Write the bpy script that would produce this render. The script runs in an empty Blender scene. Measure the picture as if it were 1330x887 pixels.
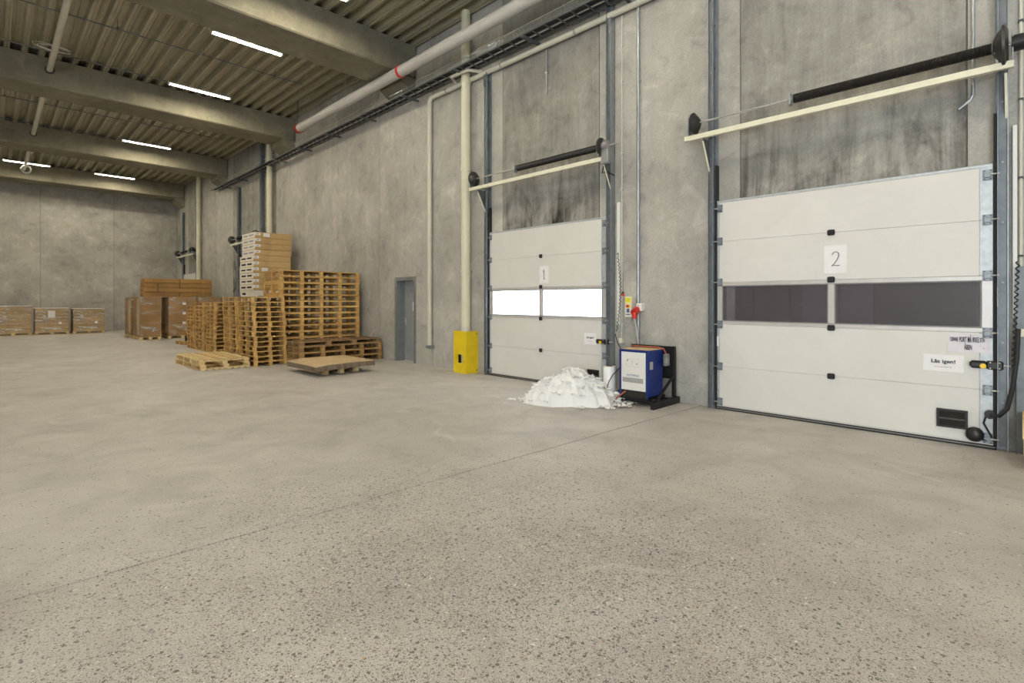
import bpy, bmesh, math, random
from mathutils import Vector, Matrix, noise
random.seed(7)
scene = bpy.context.scene
C = scene.collection

# ------------------------------------------------------------------ camera / light / exposure
CAM_H = 1.55; FPX = 672.0; YAW = math.radians(45.25); HZN = 390.8
XW = 7.44          # inner face of the right wall
YB = 34.03         # inner face of the back wall
XL, YN = -10.0, -11.0
YO, ZO = 0.8, 6.0    # made-up daylight opening in the unseen left wall: YN..YO, up to ZO
ZC = 7.80          # underside of roof deck
cam_d = bpy.data.cameras.new('camera'); cam = bpy.data.objects.new('camera', cam_d); C.objects.link(cam)
cam.location = (0, 0, CAM_H); cam.rotation_euler = (math.pi/2, 0, -YAW)
cam_d.sensor_width = 36; cam_d.lens = FPX/1330*36
cam_d.shift_y = -(443.5-HZN)/1330
cam_d.clip_end = 200
scene.camera = cam

world = bpy.data.worlds.new('world'); scene.world = world; world.use_nodes = True
bg = world.node_tree.nodes['Background']
bg.inputs[0].default_value = (0.90, 0.955, 1.0, 1); bg.inputs[1].default_value = 4.6
LAMP_STRENGTH = 150.0
LAMP_COLOR = (1.0, 0.907, 0.705, 1)
scene.view_settings.view_transform = 'Standard'; scene.view_settings.look = 'None'
scene.view_settings.exposure = 0.84; scene.view_settings.gamma = 1; scene.view_settings.use_curve_mapping = False
# daylight reaches the hall through a wide opening added out of view in the left wall; a portal only guides its sampling
pl = bpy.data.lights.new('sky_portal', 'AREA'); pl.shape = 'RECTANGLE'; pl.size = YO-YN; pl.size_y = ZO
pl.cycles.is_portal = True
po = bpy.data.objects.new('sky_portal', pl); C.objects.link(po)
po.location = (XL, (YN+YO)/2, ZO/2); po.rotation_euler = (math.pi/2, 0, -math.pi/2)

# ------------------------------------------------------------------ pixel helpers on real planes
_c, _s = math.cos(YAW), math.sin(YAW)
def ray(x, y):
    l = (x-665)/FPX
    return Vector((_s+l*_c, _c-l*_s, (HZN-y)/FPX))
def onwall(x, y, d=0.0):
    r = ray(x, y); t = (XW-d)/r.x
    return Vector((XW-d, r.y*t, CAM_H+r.z*t))
def wy(x, d=0.0): return onwall(x, 0, d).y
def onfloor(x, y, z=0.0):
    r = ray(x, y); t = (z-CAM_H)/r.z
    return Vector((r.x*t, r.y*t, z))

# ------------------------------------------------------------------ materials
def lin(c):
    return tuple((v/255/12.92 if v/255 <= .04045 else ((v/255+.055)/1.055)**2.4) for v in c)+(1,)
M = {}
class NT:
    def __init__(s, name):
        s.m = bpy.data.materials.new(name); s.m.use_nodes = True; M[name] = s.m
        s.t = s.m.node_tree; s.b = s.t.nodes['Principled BSDF']; s.out = s.t.nodes['Material Output']
    def n(s, typ, **kw):
        nd = s.t.nodes.new('ShaderNode'+typ)
        ins = kw.pop('ins', {})
        for k, v in kw.items(): setattr(nd, k, v)
        for k, v in ins.items():
            if isinstance(v, bpy.types.NodeSocket): s.t.links.new(v, nd.inputs[k])
            else: nd.inputs[k].default_value = v
        return nd
    def link(s, a, b): s.t.links.new(a, b)
    def pos(s, scale=(1,1,1)):
        g = s.n('NewGeometry')
        return s.n('Mapping', ins={'Vector': g.outputs['Position'], 'Scale': scale}).outputs[0]
    def obj(s, scale=(1,1,1)):
        g = s.n('TexCoord')
        return s.n('Mapping', ins={'Vector': g.outputs['Object'], 'Scale': scale}).outputs[0]
    def noise(s, vec, scale, detail=4, rough=.55, dist=0):
        return s.n('TexNoise', ins={'Vector': vec, 'Scale': scale, 'Detail': detail, 'Roughness': rough, 'Distortion': dist}).outputs['Fac']
    def ramp(s, fac, stops, interp='LINEAR'):
        r = s.n('ValToRGB', ins={'Fac': fac}); cr = r.color_ramp; cr.interpolation = interp
        while len(cr.elements) > 1: cr.elements.remove(cr.elements[-1])
        cr.elements[0].position = stops[0][0]; cr.elements[0].color = col4(stops[0][1])
        for p, c in stops[1:]:
            e = cr.elements.new(p); e.color = col4(c)
        return r.outputs[0]
    def mix(s, f, a, b, mode='MIX'):
        m = s.n('Mix', data_type='RGBA', blend_type=mode)
        for sock, v in ((m.inputs[0], f), (m.inputs[6], a), (m.inputs[7], b)):
            if isinstance(v, bpy.types.NodeSocket): s.t.links.new(v, sock)
            elif sock == m.inputs[0]: sock.default_value = v
            else: sock.default_value = col4(v)
        return m.outputs[2]
    def math(s, op, a, b=0.0, clamp=False):
        m = s.n('Math', operation=op, use_clamp=clamp)
        for i, v in enumerate((a, b)):
            if isinstance(v, bpy.types.NodeSocket): s.t.links.new(v, m.inputs[i])
            else: m.inputs[i].default_value = v
        return m.outputs[0]
    def bump(s, h, dist=.01, strength=1.0):
        b = s.n('Bump', ins={'Height': h, 'Distance': dist, 'Strength': strength})
        s.link(b.outputs[0], s.b.inputs['Normal'])
    def base(s, c): 
        if isinstance(c, bpy.types.NodeSocket): s.link(c, s.b.inputs['Base Color'])
        else: s.b.inputs['Base Color'].default_value = col4(c)
    def rough(s, r): 
        if isinstance(r, bpy.types.NodeSocket): s.link(r, s.b.inputs['Roughness'])
        else: s.b.inputs['Roughness'].default_value = r
def col4(c):
    if isinstance(c, (int, float)): return (c, c, c, 1)
    if max(c[:3]) > 1.0: return lin(c[:3])
    return tuple(c[:3])+(1,)

def simple(name, c, rough=.5, metal=0.0, var=.12, nscale=6.0, bump=0.0):
    k = NT(name); v = k.obj()
    c = col4(c)
    if var:
        f = k.noise(v, nscale, 5, .6)
        d = tuple(x*(1-var) for x in c[:3]); l = tuple(min(1, x*(1+var)) for x in c[:3])
        k.base(k.ramp(f, [(.3, d), (.7, l)]))
        if bump: k.bump(f, bump)
    else: k.base(c)
    k.rough(rough); k.b.inputs['Metallic'].default_value = metal
    return k.m

def concrete(name, base, grime=0.0, warm=1.0):
    k = NT(name); p = k.pos()
    big = k.noise(p, .55, 6, .6, .4)
    med = k.noise(p, 2.6, 8, .65, .6)
    streak = k.noise(k.pos((7, 7, .22)), 1.0, 5, .6)
    fine = k.noise(p, 38, 6, .7)
    pores = k.n('TexVoronoi', ins={'Vector': p, 'Scale': 26.0}).outputs['Distance']
    b = col4(base)[:3]
    c = k.ramp(big, [(.25, tuple(x*.72 for x in b)), (.5, b), (.75, tuple(min(1, x*1.25) for x in b))])
    c = k.mix(.75, c, k.ramp(med, [(.2, .24), (.45, .5), (.55, .52), (.8, .80)]), 'OVERLAY')
    c = k.mix(.16, c, k.ramp(streak, [(.3, .36), (.7, .60)]), 'OVERLAY')
    c = k.mix(.30, c, k.ramp(fine, [(.3, .3), (.7, .7)]), 'OVERLAY')
    oi = k.n('ObjectInfo').outputs['Random']
    c = k.mix(.16, c, k.ramp(oi, [(0, .36), (1, .64)]), 'OVERLAY')
    pm = k.ramp(pores, [(.03, 1), (.07, 0)])
    sel = k.ramp(k.noise(p, 3.1, 2), [(.52, 0), (.6, 1)])
    pm = k.mix(1.0, pm, sel, 'MULTIPLY')
    c = k.mix(k.math('MULTIPLY', pm, .45), c, tuple(x*.3 for x in b))
    if grime:
        gs = k.noise(k.pos((4.5, 4.5, .5)), 1.0, 9, .7, .8)
        gb = k.noise(p, 1.3, 7, .65, 1.0)
        sep = k.n('SeparateXYZ', ins={'Vector': k.n('NewGeometry').outputs['Position']})
        band = k.n('MapRange', ins={'Value': sep.outputs[2], 'From Min': 2.7, 'From Max': 4.6, 'To Min': 1.0, 'To Max': .35}).outputs[0]
        g = k.math('MULTIPLY', k.math('ADD', k.ramp(gs, [(.42, 0), (.72, 1)]), k.ramp(gb, [(.46, 0), (.74, .9)])), band)
        c = k.mix(k.math('MULTIPLY', g, grime, True), c, (.022, .021, .019))
        w = k.ramp(k.noise(p, 1.9, 8, .7, 1.5), [(.64, 0), (.70, 1)])
        c = k.mix(k.math('MULTIPLY', w, .35), c, (.52, .50, .45))
    k.base(c); k.rough(.86)
    k.b.inputs['Specular IOR Level'].default_value = .25
    k.bump(k.math('ADD', k.math('MULTIPLY', fine, .5), k.math('MULTIPLY', med, .8)), .006, .6)
    return k.m
concrete('concrete_wall', (.40, .388, .355))
concrete('concrete_lintel', (.325, .315, .29), grime=.85)
concrete('pavement_pale', (.62, .61, .59))
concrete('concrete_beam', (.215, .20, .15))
def mk_floor():
    k = NT('concrete_floor'); p = k.pos()
    big = k.noise(p, .28, 6, .6, .5); med = k.noise(p, 1.5, 8, .65, .8); fine = k.noise(p, 60, 5, .7)
    c = k.ramp(big, [(.25, (.415, .391, .370)), (.5, (.465, .441, .421)), (.75, (.515, .492, .473))])
    c = k.mix(.6, c, k.ramp(med, [(.25, .30), (.5, .5), (.78, .68)]), 'OVERLAY')
    # polished-through zone where the aggregate shows
    sep = k.n('SeparateXYZ', ins={'Vector': k.n('NewGeometry').outputs['Position']})
    d = k.n('VectorMath', operation='DISTANCE', ins={0: k.n('Mapping', ins={'Vector': k.n('NewGeometry').outputs['Position'], 'Scale': (1, 1, 0)}).outputs[0], 1: (1.75, 1.75, 0)}).outputs['Value']
    zone = k.n('MapRange', interpolation_type='SMOOTHSTEP', ins={'Value': d, 'From Min': .4, 'From Max': 3.6, 'To Min': .75, 'To Max': .05}).outputs[0]
    zone = k.math('MULTIPLY', zone, k.ramp(k.noise(p, .8, 6, .65, .7), [(.25, .25), (.68, 1.35)]), True)
    c = k.mix(k.math('MULTIPLY', zone, .45), c, (.545, .515, .505))
    def specks(scale, thr, off, stops, dens):
        nonlocal c
        mp = k.n('Mapping', ins={'Vector': k.n('NewGeometry').outputs['Position'], 'Location': off, 'Rotation': (0, 0, off[0])})
        warp = k.n('TexNoise', ins={'Vector': mp.outputs[0], 'Scale': scale*1.4, 'Detail': 2})
        vec = k.n('VectorMath', operation='MULTIPLY_ADD', ins={0: warp.outputs['Color'], 1: (.55/scale,)*3, 2: mp.outputs[0]}).outputs[0]
        v = k.n('TexVoronoi', voronoi_dimensions='2D', ins={'Vector': vec, 'Scale': scale})
        rnd = k.n('SeparateColor', ins={'Color': v.outputs['Color']})
        size = k.math('MULTIPLY', rnd.outputs[0], thr)
        inside = k.math('LESS_THAN', v.outputs['Distance'], size)
        pick = k.math('LESS_THAN', rnd.outputs[1], k.math('MULTIPLY', zone, dens))
        col = k.ramp(rnd.outputs[2], stops, 'CONSTANT')
        c = k.mix(k.math('MULTIPLY', k.math('MULTIPLY', inside, pick), .85), c, col)
    st = [(0, (.07, .066, .06)), (.25, (.18, .165, .14)), (.45, (.27, .24, .19)), (.62, (.60, .59, .57)), (.72, (.12, .112, .10)), (.93, (.36, .21, .09)), (.955, (.76, .75, .73))]
    specks(52, .50, (1.3, 2.2, 0), st, .55)
    specks(105, .52, (.4, 5.2, 0), st, .85)
    specks(190, .54, (2.4, 1.2, 0), st, 1.1)
    # sparse pits all over
    v = k.n('TexVoronoi', voronoi_dimensions='2D', ins={'Vector': p, 'Scale': 12.0}); rc = k.n('SeparateColor', ins={'Color': v.outputs['Color']})
    pit = k.math('MULTIPLY', k.math('LESS_THAN', v.outputs['Distance'], k.math('MULTIPLY', rc.outputs[0], .11)), k.math('LESS_THAN', rc.outputs[1], .34))
    c = k.mix(k.math('MULTIPLY', pit, .6), c, (.12, .11, .10))
    # scrape marks and stains with shapes of their own
    st2 = k.ramp(k.noise(k.pos((.9, .35, 1)), 1.0, 8, .68, 1.2), [(.55, 0), (.68, 1)])
    c = k.mix(k.math('MULTIPLY', st2, .22), c, (.20, .18, .15))
    sc = k.n('TexWave', wave_type='BANDS', ins={'Vector': k.pos((.6, 1.3, 1)), 'Scale': .35, 'Distortion': 18.0, 'Detail': 4.0, 'Detail Scale': .6}).outputs['Fac']
    sc = k.math('MULTIPLY', k.ramp(sc, [(.985, 0), (.999, 1)]), k.ramp(k.noise(p, .9, 3), [(.55, 0), (.66, 1)]))
    c = k.mix(k.math('MULTIPLY', sc, .35), c, (.66, .64, .6))
    c = k.mix(.25, c, k.ramp(fine, [(.3, .36), (.7, .64)]), 'OVERLAY')
    k.base(c)
    k.rough(k.ramp(k.noise(p, .7, 6, .6), [(.3, .42), (.7, .66)]))
    k.b.inputs['Specular IOR Level'].default_value = .35
    k.bump(k.math('ADD', fine, k.math('MULTIPLY', med, .6)), .0015, .5)
mk_floor()
def mk_wood(name, c1, c2, c3):
    k = NT(name); oi = k.n('ObjectInfo').outputs['Random']
    v = k.obj((2.0, 16, 16)); off = k.n('VectorMath', operation='ADD', ins={0: v}); 
    cmb = k.n('CombineXYZ', ins={0: k.math('MULTIPLY', oi, 37.0), 1: k.math('MULTIPLY', oi, 91.0), 2: k.math('MULTIPLY', oi, 13.0)})
    k.link(cmb.outputs[0], off.inputs[1])
    g = k.noise(off.outputs[0], 1.3, 6, .65, .9)
    c = k.ramp(g, [(.25, c2), (.5, c1), (.75, c3)])
    c = k.mix(.55, c, k.ramp(oi, [(0, .30), (.5, .5), (1, .70)]), 'OVERLAY')
    k.base(c); k.rough(.78); k.bump(g, .003, .4)
mk_wood('wood_pallet', (.56, .345, .115), (.36, .19, .05), (.72, .50, .22))
mk_wood('wood_new', (.70, .53, .27), (.52, .36, .15), (.80, .65, .38))
mk_wood('wood_old', (.27, .165, .075), (.17, .10, .045), (.45, .30, .16))
mk_wood('wood_board', (.36, .215, .08), (.21, .115, .038), (.48, .31, .13))
simple('galvanised', (.40, .43, .46), .42, .75, .16, 9)
simple('galvanised_dull', (.27, .30, .33), .5, .6, .2, 5)
simple('zinc_panel', (.50, .53, .56), .5, .55, .14, 14)
simple('track_steel', (.16, .18, .195), .5, .6, .25, 4)
simple('bracket_dark', (.10, .11, .11), .6, 0, .15)
simple('steel_pale', (.62, .62, .62), .35, .8, .08)
simple('cream_paint', (.66, .64, .49), .45, 0, .06, 3)
simple('cream_rail', (.74, .72, .57), .5, 0, .06, 9)
simple('pvc_grey', (.50, .49, .47), .45, 0, .05, 3)
simple('pvc_cream', (.60, .585, .50), .45, 0, .06, 2)
simple('white_box', (.74, .74, .71), .4, 0, .03)
simple('box_cream', (.72, .69, .56), .4, 0, .03)
simple('black_plastic', (.012, .012, .013), .38, 0, .1)
simple('black_rubber', (.016, .016, .017), .7, 0, .2)
simple('black_steel', (.013, .013, .014), .45, .2, .25, 7)
simple('spring_black', (.022, .019, .017), .45, .5, .4, 20)
simple('drum_black', (.05, .048, .047), .45, .5, .3, 12)
simple('motor_grey', (.30, .30, .30), .5, .4, .15, 12)
simple('red_plastic', (.55, .025, .02), .4, 0, .08)
simple('red_cable', (.36, .09, .05), .5, 0, .1)
simple('yellow_plastic', (.85, .56, .02), .4, 0, .04)
simple('yellow_guard', (.76, .56, .012), .48, 0, .09, 5)
simple('label_yellow', (.85, .80, .03), .5, 0, 0)
simple('label_blue', (.05, .10, .35), .5, 0, 0)
simple('blue_cabinet', (.003, .021, .165), .42, 0, .12, 4)
simple('charger_front', (.74, .735, .71), .45, 0, .04, 3)
simple('grey_print', (.33, .33, .33), .55, 0, .1, 30)
simple('dark_ink', (.018, .018, .03), .6, 0, 0)
simple('faint_ink', (.28, .28, .30), .6, 0, 0)
simple('paper', (.80, .79, .80), .7, 0, .02)
simple('paper_lilac', (.70, .67, .72), .6, 0, .05)
simple('sheet_dark', (.06, .065, .07), .6, 0, .2)
simple('alu', (.58, .56, .55), .4, .35, .06)
simple('door_grey', (.20, .215, .232), .45, .1, .1, 5)
simple('door_grey_light', (.29, .30, .31), .45, .1, .08, 5)
simple('frame_grey', (.20, .20, .195), .6, .1, .2, 6)
simple('trailer_dark', (.13, .115, .12), .6, 0, .25, 2)
simple('trailer_purple', (.20, .175, .23), .6, 0, .15, 2)
simple('trailer_beige', (.52, .45, .30), .6, 0, .1, 3)
simple('cardboard_sheet', (.52, .385, .225), .8, 0, .12, 5)
simple('cardboard_edge', (.20, .15, .105), .9, 0, .4, 30)
simple('carton_white', (.80, .75, .67), .75, 0, .05, 4)
simple('core_card', (.40, .29, .17), .85, 0, .1)
simple('lamp_housing', (.60, .60, .57), .4, .1, .05)
simple('joint_sealant', (.16, .15, .125), .8, 0, .25, 9)
simple('hole_dark', (.02, .017, .014), .9, 0, 0)
simple('tape_clear', (.60, .47, .30), .25, 0, .08, 8)
simple('bolt_red', (.28, .06, .03), .6, .3, .2)
def mk_deck():
    k = NT('roof_deck'); f = k.noise(k.pos((3, .25, 3)), 1.2, 6, .65, .4)
    g = k.n('TexVoronoi', ins={'Vector': k.pos((14, 3, 14)), 'Scale': 1.0}).outputs['Color']
    c = k.ramp(f, [(.25, (.36, .335, .245)), (.5, (.42, .395, .295)), (.75, (.50, .475, .365))])
    c = k.mix(.1, c, k.n('RGBToBW', ins={'Color': g}).outputs[0], 'OVERLAY')
    k.base(c); k.rough(.45); k.b.inputs['Metallic'].default_value = .35
mk_deck()
def mk_doorwhite():
    k = NT('door_white'); p = k.pos()
    f = k.noise(p, 1.4, 8, .65, .6); s = k.noise(k.pos((2, 2, .7)), 3.0, 8, .75, 1.5)
    c = k.ramp(f, [(.3, (.64, .63, .605)), (.7, (.70, .69, .665))])
    c = k.mix(k.math('MULTIPLY', k.ramp(s, [(.60, 0), (.74, 1)]), .22), c, (.38, .37, .34))
    fine = k.noise(k.pos((60, 60, 14)), 1.0, 3)
    k.base(c); k.rough(.5); k.bump(fine, .0012, .35)
mk_doorwhite()
def mk_carton(name, c1):
    k = NT(name); v = k.obj()
    f = k.noise(v, 1.7, 6, .6, .4); fl = k.noise(k.obj((1, 1, 30)), 2.0, 3)
    d = tuple(x*.80 for x in c1); l = tuple(x*1.15 for x in c1)
    c = k.ramp(f, [(.3, d), (.7, l)]); c = k.mix(.2, c, k.ramp(fl, [(.3, .4), (.7, .6)]), 'OVERLAY'); c = k.mix(.4, c, k.ramp(k.n('ObjectInfo').outputs['Random'], [(0, .36), (1, .62)]), 'OVERLAY')
    k.base(c); k.rough(.72)
mk_carton('carton_brown', (.335, .185, .058)); mk_carton('carton_long', (.37, .21, .068)); mk_carton('carton_far', (.45, .31, .16)); mk_carton('carton_tan', (.56, .385, .17))
def mk_wrap(name, amount, sc):
    k = NT(name)
    v = k.obj(sc)
    f = k.noise(v, 1.0, 7, .68, 1.8)
    msk = k.ramp(f, [(.5, .03), (.62, amount), (.70, min(1, amount*1.6))])
    k.base((.86, .84, .80)); k.rough(.18)
    tr = k.n('BsdfTransparent'); mx = k.n('MixShader', ins={0: msk, 1: tr.outputs[0], 2: k.b.outputs[0]})
    k.link(mx.outputs[0], k.out.inputs[0]); k.bump(f, .02, 1)
mk_wrap('stretch_film', .42, (.9, .9, 3.4)); mk_wrap('stretch_film_dense', .8, (1.1, 1.1, 7.5))
def mk_film():
    k = NT('plastic_film'); v = k.pos()
    f = k.noise(v, 16, 7, .75, 2.0)
    k.base(k.ramp(f, [(.25, (.90, .905, .91)), (.55, (.96, .962, .965))])); k.rough(.32)
    k.b.inputs['Subsurface Weight'].default_value = .0
    k.bump(f, .012, .6)
    tl = k.n('BsdfTranslucent', ins={'Color': (.9, .92, .93, 1)}); mx = k.n('MixShader', ins={0: .10, 1: k.b.outputs[0], 2: tl.outputs[0]})
    k.link(mx.outputs[0], k.out.inputs[0])
mk_film()
simple('film_roll', (.83, .83, .84), .3, 0, .03, 9)
def mk_pane(name, diff, amount, spec_rough, trans):
    k = NT(name); p = k.pos()
    scr = k.ramp(k.noise(k.pos((1, 9, 5)), 1.6, 9, .75, 3.0), [(.66, 0), (.73, 1)])
    dots = k.n('TexVoronoi', ins={'Vector': p, 'Scale': 7.0}); dd = k.ramp(dots.outputs['Distance'], [(.05, 1), (.09, 0)])
    dd = k.math('MULTIPLY', dd, k.ramp(k.noise(p, 2.3, 2), [(.55, 0), (.6, 1)]))
    f = k.math('ADD', amount, k.math('ADD', k.math('MULTIPLY', scr, .10), k.math('MULTIPLY', dd, .5)), True)
    k.base(diff); k.rough(spec_rough)
    tr = k.n('BsdfTransparent', ins={'Color': trans})
    mx = k.n('MixShader', ins={0: f, 1: tr.outputs[0], 2: k.b.outputs[0]})
    if name=='pane_clear':
        tl = k.n('BsdfTranslucent', ins={'Color': (.97, .985, 1, 1)}); mx = k.n('MixShader', ins={0: .65, 1: mx.outputs[0], 2: tl.outputs[0]})
    gl = k.n('BsdfGlossy', ins={'Roughness': .06, 'Color': (.9, .9, .9, 1)})
    fr = k.n('Fresnel', ins={'IOR': 1.45}); bf = k.n('NewGeometry').outputs['Backfacing']; frs = k.math('MULTIPLY', fr.outputs[0], k.math('SUBTRACT', 1.0, bf))
    m2 = k.n('MixShader', ins={0: frs, 1: mx.outputs[0], 2: gl.outputs[0]})
    k.link(m2.outputs[0], k.out.inputs[0])
mk_pane('pane_dark', (.17, .155, .165), .30, .3, (.75, .72, .76, 1))
mk_pane('pane_clear', (.8, .82, .85), .03, .3, (.97, .98, 1, 1))
def emis(name, c, s):
    k = NT(name); k.base((.9, .9, .9)); k.b.inputs['Emission Color'].default_value = c; k.b.inputs['Emission Strength'].default_value = s
emis('lamp_tube', LAMP_COLOR, LAMP_STRENGTH)

# ------------------------------------------------------------------ mesh builder and object helpers
ORG = {}
class MB:
    def __init__(s): s.v = []; s.f = []; s.sm = False
    def add(s, vs, fs):
        o = len(s.v); s.v += [Vector(v) for v in vs]; s.f += [tuple(i+o for i in f) for f in fs]; return s
    def box(s, x0, x1, y0, y1, z0, z1, m=None):
        vs = [Vector(p) for p in ((x0,y0,z0),(x1,y0,z0),(x1,y1,z0),(x0,y1,z0),(x0,y0,z1),(x1,y0,z1),(x1,y1,z1),(x0,y1,z1))]
        if m is not None: vs = [m @ v for v in vs]
        return s.add(vs, [(0,3,2,1),(4,5,6,7),(0,1,5,4),(1,2,6,5),(2,3,7,6),(3,0,4,7)])
    def cbox(s, x0, x1, y0, y1, z0, z1, b, m=None):     # chamfered box
        X=(x0,x1);Y=(y0,y1);Z=(z0,z1); vs=[]; idx={}
        sg=(1,-1)
        for i in (0,1):
            for j in (0,1):
                for k in (0,1):
                    p=(X[i],Y[j],Z[k])
                    for a in range(3):
                        q=[p[0]+sg[i]*b,p[1]+sg[j]*b,p[2]+sg[k]*b]; q[a]=p[a]
                        idx[i,j,k,a]=len(vs); vs.append(Vector(q))
        fs=[]
        for a in range(3):
            o=[d for d in range(3) if d!=a]
            for e in (0,1):
                def key(u,w):
                    t=[0,0,0]; t[a]=e; t[o[0]]=u; t[o[1]]=w; return idx[t[0],t[1],t[2],a]
                q=[key(0,0),key(1,0),key(1,1),key(0,1)]
                fs.append(q)
        for a in range(3):                               # edges along axis a
            o=[d for d in range(3) if d!=a]
            for u in (0,1):
                for w in (0,1):
                    def key(e,ax):
                        t=[0,0,0]; t[a]=e; t[o[0]]=u; t[o[1]]=w; return idx[t[0],t[1],t[2],ax]
                    fs.append([key(0,o[0]),key(1,o[0]),key(1,o[1]),key(0,o[1])])
        for i in (0,1):
            for j in (0,1):
                for k in (0,1): fs.append([idx[i,j,k,0],idx[i,j,k,1],idx[i,j,k,2]])
        cc=Vector(((x0+x1)/2,(y0+y1)/2,(z0+z1)/2)); out=[]
        for f in fs:
            n=(vs[f[1]]-vs[f[0]]).cross(vs[f[2]]-vs[f[0]])
            ce=sum((vs[t] for t in f),Vector())/len(f)
            out.append(tuple(f) if n.dot(ce-cc)>0 else tuple(reversed(f)))
        if m is not None: vs=[m@v for v in vs]
        return s.add(vs,out)
    def bar(s, a, b, w, h, up=(0,0,1)):                  # rectangular bar between two points
        a=Vector(a); b=Vector(b); d=(b-a).normalized(); u=Vector(up)
        r=d.cross(u)
        if r.length<1e-4: r=d.cross(Vector((1,0,0)))
        r.normalize(); u=r.cross(d)
        r=r*w/2; u=u*h/2
        vs=[a-r-u,a+r-u,a+r+u,a-r+u,b-r-u,b+r-u,b+r+u,b-r+u]
        return s.add(vs,[(0,1,2,3),(7,6,5,4),(0,4,5,1),(1,5,6,2),(2,6,7,3),(3,7,4,0)])
    def tube(s, pts, r, seg=12, cap=True):
        pts=[Vector(p) for p in pts]; n=len(pts); rr=r if isinstance(r,(list,tuple)) else [r]*n
        prev=None; o=len(s.v); s.sm=True
        for i,p in enumerate(pts):
            t=(pts[min(i+1,n-1)]-pts[max(i-1,0)])
            t=t.normalized() if t.length>1e-9 else Vector((0,0,1))
            if prev is None:
                u=t.cross(Vector((0,0,1)))
                if u.length<1e-3: u=t.cross(Vector((1,0,0)))
            else: u=prev-t*prev.dot(t)
            u.normalize(); prev=u; w=t.cross(u)
            for k in range(seg):
                a=2*math.pi*k/seg; s.v.append(p+(u*math.cos(a)+w*math.sin(a))*rr[i])
        for i in range(n-1):
            for k in range(seg):
                a=o+i*seg+k; b=o+i*seg+(k+1)%seg; s.f.append((a,b,b+seg,a+seg))
        if cap:
            s.f.append(tuple(o+k for k in reversed(range(seg)))); s.f.append(tuple(o+(n-1)*seg+k for k in range(seg)))
        return s
    def cyl(s, a, b, r, seg=16): return s.tube([a,b], r, seg)
    def prism(s, poly, z0, z1, m=None):                  # polygon in xy (ccw) extruded in z
        n=len(poly); vs=[Vector((x,y,z0)) for x,y in poly]+[Vector((x,y,z1)) for x,y in poly]
        if m is not None: vs=[m@v for v in vs]
        fs=[tuple(reversed(range(n))),tuple(range(n,2*n))]+[(i,(i+1)%n,n+(i+1)%n,n+i) for i in range(n)]
        return s.add(vs,fs)
    def mesh(s, name, mat, smooth=None):
        me=bpy.data.meshes.new(name); me.from_pydata([tuple(v) for v in s.v],[],s.f); me.update()
        me.materials.append(M[mat] if isinstance(mat,str) else mat)
        if (s.sm if smooth is None else smooth):
            me.polygons.foreach_set('use_smooth',[True]*len(me.polygons))
            try: me.set_sharp_from_angle(angle=math.radians(40))
            except Exception: pass
        return me
    def build(s, name, mat, parent=None, world=True, smooth=None, bevel=0):
        org=Vector((0,0,0))
        if world:
            if parent is not None: org=ORG[parent.name]
            else:
                xs=[v.x for v in s.v]; ys=[v.y for v in s.v]; zs=[v.z for v in s.v]
                org=Vector(((min(xs)+max(xs))/2,(min(ys)+max(ys))/2,min(zs)))
            s.v=[v-org for v in s.v]
        o=bpy.data.objects.new(name, s.mesh(name,mat,smooth)); C.objects.link(o)
        if parent is not None: o.parent=parent; ORG[o.name]=org
        else:
            if world: o.location=org
            ORG[o.name]=org
        if bevel:
            md=o.modifiers.new('bevel','BEVEL'); md.width=bevel; md.segments=2; md.limit_method='ANGLE'
        return o
def tag(o, label=None, cat=None, group=None, kind=None):
    if label: o['label']=label
    if cat: o['category']=cat
    if group: o['group']=group
    if kind: o['kind']=kind
    return o
def thing(name, label=None, cat=None, loc=(0,0,0), rz=0, group=None, kind=None):
    o=bpy.data.objects.new(name,None); C.objects.link(o); o.location=loc; o.rotation_euler=(0,0,rz)
    o.empty_display_size=.1
    ORG[o.name]=Vector(loc)
    return tag(o,label,cat,group,kind)
def text(name, body, size, at, parent, mat='dark_ink', align='CENTER', sx=1.0, sy=1.0, shear=0, facing='wall', depth=.0006, bold=0.0, fit=None):
    cu=bpy.data.curves.new(name,'FONT'); cu.body=body; cu.size=size; cu.align_x=align; cu.align_y='CENTER'; cu.extrude=depth; cu.shear=shear
    cu.resolution_u=3; cu.offset=bold
    cu.materials.append(M[mat]); o=bpy.data.objects.new(name,cu); C.objects.link(o)
    if facing=='wall': R=Matrix(((0,0,-1),(-1,0,0),(0,1,0)))
    else: R=Matrix(((1,0,0),(0,0,-1),(0,1,0)))          # faces -Y
    o.rotation_euler=R.to_euler(); o.scale=(sx,sy,1)
    dg=bpy.context.evaluated_depsgraph_get(); me=bpy.data.meshes.new_from_object(o.evaluated_get(dg))
    eu,sc=o.rotation_euler.copy(),o.scale.copy(); bpy.data.objects.remove(o); bpy.data.curves.remove(cu)
    o=bpy.data.objects.new(name,me); C.objects.link(o); o.rotation_euler=eu; o.scale=sc
    if fit:
        xs=[v.co.x for v in me.vertices]; o.scale.x=fit/(max(xs)-min(xs))
    o.parent=parent; o.location=Vector(at)-ORG[parent.name]
    return o
def arc(c, r, a0, a1, n, ax, ay):
    c=Vector(c); ax=Vector(ax); ay=Vector(ay)
    return [c+ax*(r*math.cos(a0+(a1-a0)*i/n))+ay*(r*math.sin(a0+(a1-a0)*i/n)) for i in range(n+1)]
def sag(a, b, d, n=10):
    a=Vector(a); b=Vector(b)
    return [a.lerp(b,i/n)-Vector((0,0,4*d*(i/n)*(1-i/n))) for i in range(n+1)]
ORD=['lowest','second','third','fourth','fifth','sixth','seventh','eighth','ninth','tenth','eleventh','twelfth','thirteenth','fourteenth','fifteenth','sixteenth','seventeenth','eighteenth','nineteenth','twentieth']

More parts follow.
